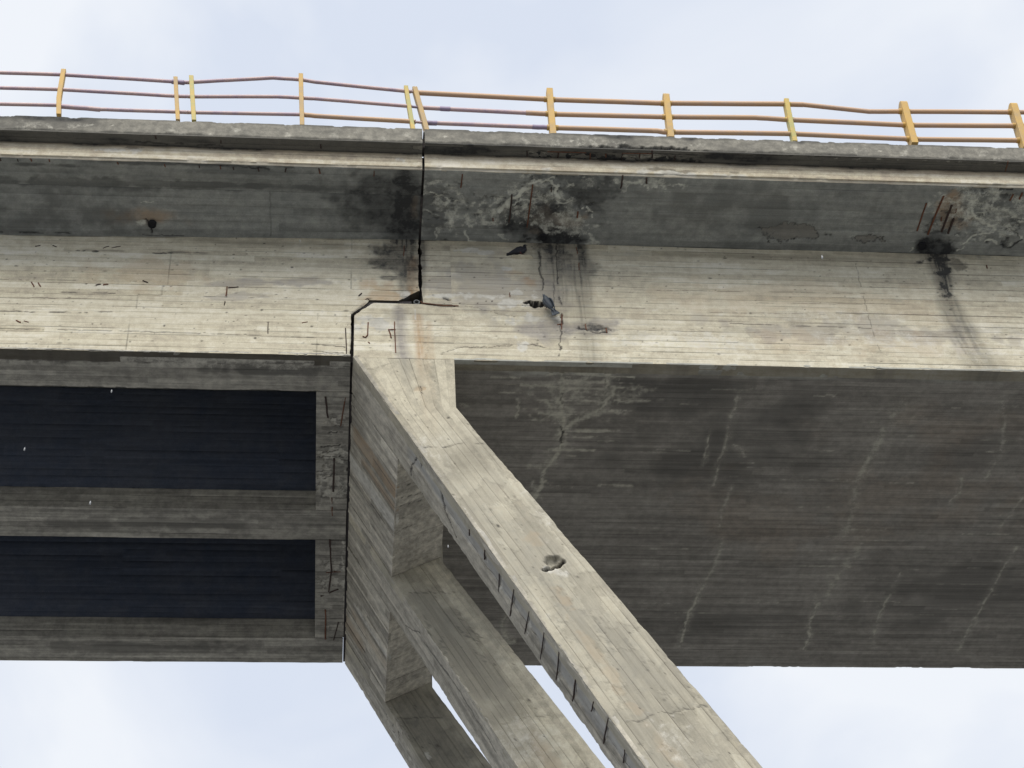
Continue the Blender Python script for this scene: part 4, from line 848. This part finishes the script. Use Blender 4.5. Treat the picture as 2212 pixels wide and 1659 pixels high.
    if x0 > 0:
        m = sh.blob(None, zk((1480, 115))[0], 0.92, 0.10, 1.0, rag=0.45, scale=6, soft=0.3); sh.h -= m * 0.05 * (0.5 + fbm(sh.a * 14, sh.b * 14, 4, 3)); sh.put('dark', m * 0.85)
    for k in range(9):
        c = (rng.uniform(0, 2200), 0); y = 262 + c[0] * 0.033
        sh.blob('white', (c[0], y), 0.045, 0.03, 0.75, rag=0.8, scale=14, seed=k, depth=0.008)
    sh.emit(kb, 0.03, 0, 'BTLR')
    kb.box(x0, x1, YK + 0.055, 19.78, 24.02, 24.372)
    MB().box(x0, x1, 30.45, 31.0, 24.045, 24.372).build('kerb', M_KRB, parent)
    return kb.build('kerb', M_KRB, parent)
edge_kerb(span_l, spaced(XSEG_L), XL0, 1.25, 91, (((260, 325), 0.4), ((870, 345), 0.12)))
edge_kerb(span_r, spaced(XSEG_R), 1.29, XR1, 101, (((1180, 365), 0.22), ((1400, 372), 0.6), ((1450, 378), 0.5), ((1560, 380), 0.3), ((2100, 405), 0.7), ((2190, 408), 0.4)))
# stirrups laid bare under the kerbs
KO, KN = np.array([0, 0, 24.0]), np.array([0, 0, -1.0])
for p in (zk((75, 130), (75, 190)), zk((440, 150), (432, 205)), zk((812, 155), (805, 225)), zk((990, 165), (987, 200)), zk((1180, 155), (1170, 240)), zk((1385, 160), (1378, 215)), zk((1530, 120), (1528, 210)), zk((1795, 180), (1785, 245)), z3((2115, 510), (2100, 575))):
    rebar(span_r, p, KO, KN, 0.011)
rebar(span_r, zk((310, 138), (520, 142), (760, 150)), KO, KN, 0.008); rebar(span_r, zk((1180, 155), (1400, 158), (1530, 160)), KO, KN, 0.009)
for p in (z1((1005, 545), (1012, 570)), z1((1432, 578), (1432, 600)), z1((2080, 605), (2080, 630)), z2((30, 520), (33, 550))): rebar(span_l, p, KO, KN, 0.011)
# bars under the overhangs
OL1, ON1 = np.array([0, YO, ZO]), np.array([0, 0, -1.0])
for p in (z1((112, 700), (118, 718)), z1((197, 695), (206, 715)), z1((318, 702), (322, 718)), z1((760, 722), (768, 735)), z1((1065, 735), (1072, 752)), z1((1290, 742), (1292, 758)), z1((1428, 745), (1430, 765)), z1((1512, 752), (1514, 770)),
          z1((1672, 757), (1678, 780)), z1((1855, 760), (1850, 785)), z1((2068, 768), (2073, 795)), z2((18, 680), (26, 710)), z2((377, 695), (375, 730)), z1((0, 695), (5, 712))): rebar(span_l, p, OL1, ON1, 0.010)
dR = np.array([0, YO - YW, ZO - ZWR]); NR = np.cross(np.array([1.0, 0, 0]), dR); NR = NR if NR[2] < 0 else -NR; NR /= np.linalg.norm(NR); OR = np.array([0, YW, ZWR])
for p in (z2((950, 715), (940, 805)), z2((1270, 850), (1252, 1028)), z2((1405, 785), (1390, 900), (1368, 1060)), z2((1698, 960), (1694, 1000)), z2((1990, 722), (1978, 808)), z2((2143, 740), (2143, 775)), z2((1525, 800), (1524, 832)), z2((1148, 1000), (1148, 1020))): rebar(span_r, p, OR, NR, 0.012)
for p, r in ((zd((615, 410), (560, 560), (460, 865)), 0.013), (zd((895, 295), (780, 560), (635, 925)), 0.017), (zd((1030, 445), (950, 640), (860, 880)), 0.018), (zd((1060, 665), (1010, 790), (965, 905)), 0.020), (zd((860, 645), (850, 700)), 0.012), (zd((1105, 500), (1090, 570)), 0.010),
             (zd((2030, 270), (1975, 370)), 0.014), (zd((2180, 240), (2130, 345)), 0.016)): rebar(span_r, p, OR, NR, r)
# bars in the webs
WO, WN = np.array([0, YW, 0]), np.array([0, -1.0, 0])
for p in (z1((1472, 1530), (1465, 1590)), z1((1480, 1537), (1545, 1530)), z1((1458, 1625), (1452, 1650)), z4((1668, 190), (1668, 258)), z4((2150, 225), (2156, 382)), z1((228, 1268), (262, 1263)), z1((342, 1262), (365, 1272)), z1((668, 1280), (705, 1268)), z1((722, 1278), (782, 1267)), z1((620, 1520), (655, 1512)), z1((668, 1518), (702, 1512)),
          z1((925, 1490), (958, 1502)), zj((320, 380), (375, 335)), zj((440, 440), (470, 425), (500, 440)), z2((572, 1180), (568, 1250)), z4((1880, 193), (1915, 185))): rebar(span_l, p, WO, WN, 0.009, 0.003)
for p in (z1((205, 1500), (222, 1530)), z1((248, 1503), (262, 1528)), z4((98, 176), (128, 190)), z4((148, 180), (178, 188))): rebar(span_l, p, WO, WN, 0.009, 0.004, M_REBR)
for p in (zj((485, 840), (480, 950), (475, 1055)), zj((475, 1060), (440, 1100), (390, 1085)), zj((945, 830), (945, 960), (955, 1150), (965, 1370)), zj((840, 965), (870, 1040), (885, 1110)), zj((840, 965), (960, 968)), zj((490, 1180), (505, 1210))): rebar(span_r, p, WO, WN, 0.010, 0.003, M_REBR)
for p in (z5((1600, 140), (1598, 235)), z5((1570, 205), (1605, 200)), zb((1410, 600), (1418, 730)), zb((205, 1115), (210, 1195)), z5((1745, 200), (1752, 235)), z5((1875, 225), (1880, 255)), zb((1365, 330), (1385, 440)), z3((1985, 1140), (1988, 1160))): rebar(span_r, p, WO, WN, 0.010, 0.003, M_REBR)

# ---- drain outlets in the overhangs
def drain(parent, u, v, O, N, r=0.062, elbow=False):
    O = np.asarray(O, float); N = np.asarray(N, float) / np.linalg.norm(N); p = on_plane(u, v, O, N)
    a = np.array([1.0, 0, 0]); b = np.cross(N, a); mb = MB(); S = 20; th = np.arange(S) * 2 * np.pi / S
    prof = [(r * 1.16, -0.02), (r * 1.16, 0.045), (r, 0.045), (r * 0.97, -0.01)]
    V = np.concatenate([p + N * h + q * (np.cos(th)[:, None] * a + np.sin(th)[:, None] * b) for q, h in prof])
    mb.add(V, [[(i * S + j, i * S + (j + 1) % S, (i + 1) * S + (j + 1) % S, (i + 1) * S + j) for i in range(3) for j in range(S)]])
    o = mb.build('drain_outlet', M_BLK, parent)
    ib = MB(); ib.add(np.concatenate([p + N * 0.030 + r * 0.99 * (np.cos(th)[:, None] * a + np.sin(th)[:, None] * b)]), [[tuple(range(S))]]); ib.build('drain_opening_shade', M_BLK, o)  # flat black disc paints the shade inside the pipe
    return o
dL = np.array([0, 20.10 - YW, 23.63 - 23.55]); NL = np.cross(np.array([1.0, 0, 0]), dL); NL = NL if NL[2] < 0 else -NL
drain(span_l, 329, 483, (0, YW, 23.44), NL, 0.058); drain(span_r, 1174, 511, OR, NR, 0.055); drain(span_r, 1992, 530, OR, NR, 0.065)

# ---- half joint: filler strip and the pipe end in the open corner
def px_y(pts, y): return [tuple(on_y(u, v, y)[[0, 2]]) for u, v in pts]
jf = MB(); jf.prism_xz(px_y(zj((1240, 620 - 60), (560, 540), (470, 548), (255, 680), (225, 660), (440, 488), (560, 470), (1000, 480), (1240, 470)), YW + 0.035), YW + 0.035, YW + 0.7)
jf.prism_xz([(1.245, 22.0), (1.292, 22.0), (1.292, 23.50), (1.248, 23.50)], YW + 0.25, YW + 0.6)
jf.box(1.2505, 1.2895, 19.62, 30.7, 23.70, 24.03); jf.box(1.2505, 1.2895, 20.1, 21.2, 23.58, 23.69); jf.box(1.2505, 1.2895, 19.40, 19.6, 24.03, 24.25)
jf.box(0.139, 0.212, 21.25, 29.275, 20.86, 21.90); jf.box(0.1395, 0.18, 21.9, 29.272, 20.79, 20.859)
JF = jf.build('joint_filler', M_SEAL, span_r)
cb = MB(); cb.prism_xz(px_y(zj((1000, 540), (1400, 590), (1400, 300), (1180, 400)), YW + 0.20), YW + 0.20, YW + 0.6); cb.build('corner_void_shade', M_BLK, JF)  # added black block that paints the shade in the open corner
pc = on_y(*zj((1330, 480))[0], YW + 0.02)
mb = MB(); S = 20; th = np.arange(S) * 2 * np.pi / S
prof = [(0.052, 0.28), (0.052, 0.0), (0.036, 0.0), (0.033, 0.20)]
V = np.concatenate([pc + np.stack([q * np.cos(th), np.full(S, h), q * np.sin(th)], -1) for q, h in prof])
mb.add(V, [[(i * S + j, (i + 1) * S + j, (i + 1) * S + (j + 1) % S, i * S + (j + 1) % S) for i in range(3) for j in range(S)]], smooth=False); mb.build('drain_pipe_end', M_PIPE, span_r)
mb = MB(); mb.tube([on_y(u, v, YW - 0.008) for u, v in zj((1400, 470), (1430, 500), (1600, 520), (1800, 545), (2060, 550))], 0.010, 6); mb.build('rebar', M_REBR, span_r)

# ------------------------------------------------------------------ railings
YR = 19.42
def rp(u, v, dy=0.0): return on_y(u, v, YR + dy)
def post(parent, pts, w, dep, mat, rnd, collars=(), rc=0.05):
    """flat steel post: front face w wide, dep deep, rounded or square head"""
    P = [rp(*p) for p in pts]; P[0] = P[0] + (P[0] - P[1]) / np.linalg.norm(P[0] - P[1]) * 0.06
    t = P[-1] - P[-2]; L = np.linalg.norm(t); t = t / L; mb = MB()
    prof = [(-dep / 2, dep / 2)] if False else None
    secs = [(p, 1.0) for p in P]
    if rnd:
        secs[-1] = (P[-1] - t * dep * 0.5, 1.0)
        for k in (0.35, 0.62, 0.82, 0.94, 1.0): secs.append((P[-1] - t * dep * 0.5 * (1 - k), max(0.12, math.sqrt(max(0, 1 - k * k)))))
    V = []
    c = 0.006
    for p, s in secs:
        d = dep / 2 * s; ww = w / 2
        for x, y in ((-ww + c, -d), (ww - c, -d), (ww, -d + c * s), (ww, d - c * s), (ww - c, d), (-ww + c, d), (-ww, d - c * s), (-ww, -d + c * s)): V.append(p + np.array([x, y, 0]))
    n = len(secs); q = [(i * 8 + j, i * 8 + (j + 1) % 8, (i + 1) * 8 + (j + 1) % 8, (i + 1) * 8 + j) for i in range(n - 1) for j in range(8)]
    mb.add(V, [q, [tuple(range(7, -1, -1))], [tuple((n - 1) * 8 + j for j in range(8))]])
    o = mb.build('post', mat, parent)
    pb = P[0] + np.array([0, 0, 0.06]); zb0 = 24.378
    MB().box(pb[0] - w * 0.8, pb[0] + w * 0.8, YR - dep * 0.55, YR + dep * 0.65, zb0 - 0.02, zb0 + 0.012).build('base_plate', M_PIPE, o)
    for (u, v) in collars:
        cpt = rp(u, v); MB().tube([cpt + np.array([-w * 0.5 - 0.045, 0, 0]), cpt + np.array([w * 0.5 + 0.04, 0, 0])], rc, 10).build('collar', mat, o)
    return o
def rail(parent, pts, r, mat, name='rail'):
    P = [rp(*p) for p in pts]; out = [P[0]]
    for a, b in zip(P[:-1], P[1:]):
        for t in (0.06, 0.35, 0.65, 0.94): out.append(a * (1 - t) + b * t + rng.normal(0, 0.0009, 3) * np.array([0, 1, 1]))
        out.append(b)
    return MB().tube(out, r, 10).build(name, mat, parent)
rA = thing('railing', 'leftmost bridge railing with bent yellow post and mauve rails', 'railing', 'railings along the kerb')
rB = thing('railing', 'short railing section above the stained joint, top rail kinked, thin yellow posts', 'railing', 'railings along the kerb')
rC = thing('railing', 'long railing on the right span with broad yellow posts and orange rails', 'railing', 'railings along the kerb')
post(rA, [(-126, 240), (-124, 195), (-121, 150)], 0.075, 0.10, M_YEL, False)
post(rA, [(127.3, 245.5), (127.5, 215), (131, 193), (137.7, 153.7)], 0.078, 0.10, M_YEL, False)
post(rA, [(384.2, 257), (381.5, 214), (379.3, 169.7)], 0.070, 0.09, M_YEL, False)
post(rB, [(419, 259), (416, 214), (413.3, 168)], 0.075, 0.11, M_YEG, False)
post(rB, [(652.7, 269.5), (651, 216), (649.8, 163.7)], 0.075, 0.11, M_YEL, False)
post(rB, [(891.8, 279.4), (884, 234), (876.8, 189.5)], 0.070, 0.10, M_YEG, False)
post(rC, [(920.8, 281), (908, 236), (895.8, 193.2)], 0.082, 0.13, M_YEL, False)
post(rC, [(1194.2, 290.4), (1190, 244), (1186.5, 197.2)], 0.105, 0.15, M_YEL, False, [(1187.5, 215), (1190.5, 246.3), (1194, 276)])
post(rC, [(1448.5, 297.6), (1443, 252), (1437.7, 205.8)], 0.105, 0.16, M_YEL, True, [(1439, 223.5), (1442.5, 253), (1446.5, 285)])
post(rC, [(1715.3, 306), (1706, 263), (1697.4, 219.6)], 0.082, 0.15, M_YEG, False, [(1698, 225), (1705, 258.5), (1712, 289)], 0.044)
post(rC, [(1973.1, 312), (1961, 268), (1949.1, 223.2)], 0.115, 0.20, M_YEL, True, [(1953, 240.9), (1962, 270.5), (1970, 300.8)])
post(rC, [(2214, 321), (2200, 274), (2186.2, 227)], 0.115, 0.20, M_YEL, True, [(2189, 242.3), (2199, 272.1), (2208, 303.6)])
post(rC, [(2458, 331), (2442, 284), (2426, 235)], 0.115, 0.20, M_YEL, True)
rail(rA, [(-700, 122), (-126, 153.5), (0, 157), (132, 161), (376, 176.4), (403, 178.2)], 0.033, M_MAU)
rail(rA, [(-700, 156), (-126, 186), (0, 189.7), (127, 193), (377, 207.4), (404, 208.5)], 0.032, M_MAU)
rail(rA, [(-700, 194), (-126, 221), (0, 224.7), (125, 227.4), (150, 231.8), (216.7, 236.4), (380, 241.4), (405, 242.6)], 0.032, M_MAU)
rail(rA, [(371, 176.2), (386, 177.6), (398, 178.6)], 0.042, M_PUR, 'sleeve'); rail(rA, [(133, 229.8), (216, 236.6)], 0.040, M_MAU, 'sleeve')
rail(rB, [(403, 178.2), (416, 177.3), (500, 172.8), (590, 168.0), (652, 172.3), (682, 177.2), (872, 196.5), (889, 198)], 0.033, M_MAU)
rail(rB, [(404, 208.5), (413, 208.7), (600, 208.8), (650, 211.4), (682, 213.2), (876, 228.9), (889, 230)], 0.032, M_MAU)
rail(rB, [(405, 242.6), (417, 243), (650, 247.4)], 0.032, M_MAU)
rail(rB, [(650, 247.4), (682, 250.5), (884, 262.2), (897, 263.4)], 0.040, M_ORA)
rail(rC, [(878, 197.2), (892, 198.6), (904, 200)], 0.023, M_MAU, 'sleeve'); rail(rC, [(884, 229.8), (910, 232.6)], 0.023, M_PUR, 'sleeve'); rail(rC, [(893, 263.2), (918, 265.3)], 0.023, M_MAU, 'sleeve')
rail(rC, [(900, 200.3), (1182, 214.5), (1420, 222.8), (1697, 224.8), (1735, 226)], 0.045, M_ORA)
rail(rC, [(1735, 226), (1878, 241.0), (1949, 241.0), (2183, 242.3), (2426, 244), (2900, 252)], 0.042, M_ORA)
rail(rC, [(908, 232.4), (1136, 243.9)], 0.037, M_MAU); rail(rC, [(951, 234.8), (972, 235.8)], 0.042, M_PUR, 'sleeve')
rail(rC, [(1136, 243.9), (1182, 246.2), (1420, 252.2), (1634, 254.1), (1699, 258.4), (1957, 270.3), (2193, 272), (2436, 276), (2900, 286)], 0.044, M_ORA)
rail(rC, [(914, 265), (1186, 275.5)], 0.037, M_MAU); rail(rC, [(1150, 274), (1186, 275.5)], 0.041, M_PUR, 'sleeve'); rail(rC, [(918, 265.2), (944, 266.4)], 0.042, M_PUR, 'sleeve')
rail(rC, [(1186, 275.5), (1420, 282.9), (1434, 285.3), (1706, 288.9), (1968, 300.7), (2208, 303.6), (2446, 308), (2900, 318)], 0.044, M_ORA)

# ------------------------------------------------------------------ pigeons
M_PIG = simple('pigeon_dark_plumage', (0.022, 0.024, 0.034), 0.6, col2=(0.040, 0.046, 0.060), scale=30)
M_PIG2 = simple('pigeon_slate_plumage', (0.048, 0.062, 0.082), 0.6, col2=(0.028, 0.035, 0.048), scale=22)
M_FOOT = simple('pigeon_foot', (0.16, 0.05, 0.05), 0.7)
def loft(mb, secs, side, sides=12):
    """secs: (centre, half width along side, half height along the other normal)"""
    P = np.array([s[0] for s in secs], float); T = np.gradient(P, axis=0); T /= np.linalg.norm(T, axis=1)[:, None]; V = []
    for (c, w, h), t in zip(secs, T):
        a = side - t * (side @ t); a /= np.linalg.norm(a); b = np.cross(t, a); th = np.arange(sides) * 2 * np.pi / sides
        V.append(np.asarray(c) + w * np.cos(th)[:, None] * a + h * np.sin(th)[:, None] * b)
    n = len(secs); q = [(i * sides + j, i * sides + (j + 1) % sides, (i + 1) * sides + (j + 1) % sides, (i + 1) * sides + j) for i in range(n - 1) for j in range(sides)]
    mb.add(np.concatenate(V), [q, [tuple(range(sides - 1, -1, -1))], [tuple((n - 1) * sides + j for j in range(sides))]], smooth=True)
def pigeon(name, label, base, fwd, up, mat, fan, scale=1.0, neck=1.0):
    """body along fwd (beak side) with the back towards up; base is the point under the feet"""
    fwd = np.asarray(fwd, float); fwd /= np.linalg.norm(fwd); up = np.asarray(up, float); up = up - fwd * (fwd @ up); up /= np.linalg.norm(up); sd = np.cross(fwd, up)
    base = np.asarray(base, float); root = thing(name, label, 'pigeon', 'pigeons on the bridge', tuple(base))
    W = lambda f, s, u: (fwd * f + sd * s + up * u) * scale
    mb = MB()
    loft(mb, [(W(-0.115, 0, 0.115), 0.020, 0.012), (W(-0.09, 0, 0.118), 0.036, 0.028), (W(-0.05, 0, 0.118), 0.052, 0.046), (W(0.0, 0, 0.118), 0.060, 0.056), (W(0.05, 0, 0.128), 0.056, 0.056), (W(0.085, 0, 0.150), 0.044, 0.046),
              (W(0.098, 0, 0.180 * neck), 0.031, 0.034), (W(0.102, 0, 0.205 * neck), 0.025, 0.027), (W(0.108, 0, 0.228 * neck), 0.024, 0.026), (W(0.122, 0, 0.238 * neck), 0.021, 0.021), (W(0.138, 0, 0.236 * neck), 0.011, 0.010), (W(0.143, 0, 0.235 * neck), 0.006, 0.006), (W(0.162, 0, 0.229 * neck), 0.002, 0.002)], sd)
    loft(mb, [(W(-0.08, 0, 0.118), 0.030, 0.018), (W(-0.12, 0, 0.112), 0.030, 0.012), (W(-0.17, 0, 0.104), 0.030 + 0.030 * fan, 0.008), (W(-0.215, 0, 0.097), 0.032 + 0.055 * fan, 0.005), (W(-0.228, 0, 0.095), 0.028 + 0.050 * fan, 0.003)], sd)
    for k in (-1, 1):
        loft(mb, [(W(0.065, k * 0.046, 0.140), 0.010, 0.020), (W(0.03, k * 0.058, 0.138), 0.013, 0.040), (W(-0.03, k * 0.056, 0.134), 0.012, 0.040), (W(-0.09, k * 0.040, 0.130), 0.009, 0.026), (W(-0.15, k * 0.022, 0.126), 0.006, 0.013), (W(-0.185, k * 0.014, 0.122), 0.003, 0.005)], sd)
    o = mb.build('body', mat, root)
    for k in (-1, 1):
        l = MB(); l.tube([W(-0.005, k * 0.024, 0.075), W(0.0, k * 0.024, 0.035), W(0.004, k * 0.024, 0.006)], [0.010, 0.005, 0.004], 6)
        for ang in (-0.5, 0, 0.5, math.pi): l.tube([W(0.004, k * 0.024, 0.006), W(0.004 + 0.032 * math.cos(ang), k * 0.024 + 0.03 * math.sin(ang), 0.002)], [0.0035, 0.0015], 5)
        l.build('leg', M_FOOT, root)
    return root
# ledge of broken concrete the first pigeon stands on
fb = on_y(1127, 554, YW - 0.035)
lm = MB(); lt = np.linspace(-0.2, 0.2, 26)
for i in range(25):
    d0, d1 = [0.085 * (1 - (abs(x) / 0.21) ** 3) * (0.75 + 0.5 * float(vnoise(np.array(x * 25.0), np.array(3.0), 5))) for x in (lt[i], lt[i + 1])]
    v = [(fb[0] + lt[i], YW + 0.02, fb[2]), (fb[0] + lt[i + 1], YW + 0.02, fb[2]), (fb[0] + lt[i + 1], YW - d1, fb[2]), (fb[0] + lt[i], YW - d0, fb[2]),
         (fb[0] + lt[i], YW + 0.02, fb[2] - d0 * 0.55), (fb[0] + lt[i + 1], YW + 0.02, fb[2] - d1 * 0.55)]
    lm.add(v, [[(0, 1, 2, 3)], [(3, 2, 5, 4)]])
lm.build('concrete_ledge', M_WEB, span_r)
pigeon('pigeon', 'black pigeon standing in profile under the overhang, tail to the left', (fb[0], YW - 0.045, fb[2]), (1.0, -0.10, 0.22), (-0.1, 0.05, 1), M_PIG, 0.15, 1.05)
p2 = on_y(1183, 666, YW - 0.02)
pigeon('pigeon', 'slate grey pigeon clinging at the hole in the web, fanned tail down', (p2[0], YW + 0.015, p2[2]), (-0.42, 0.05, 0.86), (0, -1.0, 0.0), M_PIG2, 0.8, 1.2, 0.7)

# ------------------------------------------------------------------ falling drops
M_DROP = simple('water_drop', (0.36, 0.38, 0.40), 0.3, var=0.1)
M_DROP.node_tree.nodes['Principled BSDF'].inputs['Transmission Weight'].default_value = 0.35
dm = None
for (u, v, s) in ((53, 970, 1.0), (241, 845, 0.9), (195, 1086, 1.1), (1776, 555, 1.1), (968, 1180, 0.8), (648, 520, 0.6)):
    dd = 6.0 + 1.5 * s; r = ray(u, v); p = r / np.linalg.norm(r) * dd
    if dm is None:
        b = MB(); zz = np.linspace(-1, 1, 7); rad = np.sqrt(np.clip(1 - zz ** 2, 0, 1)) * (1 - 0.35 * (zz > 0) * zz); rad[0] = rad[-1] = 0.05
        b.tube([(0, 0, 0.0105 * z) for z in zz], rad * 0.0032, 8); o = b.build('water_drop', M_DROP); dm = o
    else:
        o = dm.copy(); C.objects.link(o)
    o.location = tuple(p); o.scale = (s, s, s)
    tag(o, 'tiny pale water drop falling in front of the bridge', 'water drop', 'water drops falling from the bridge')
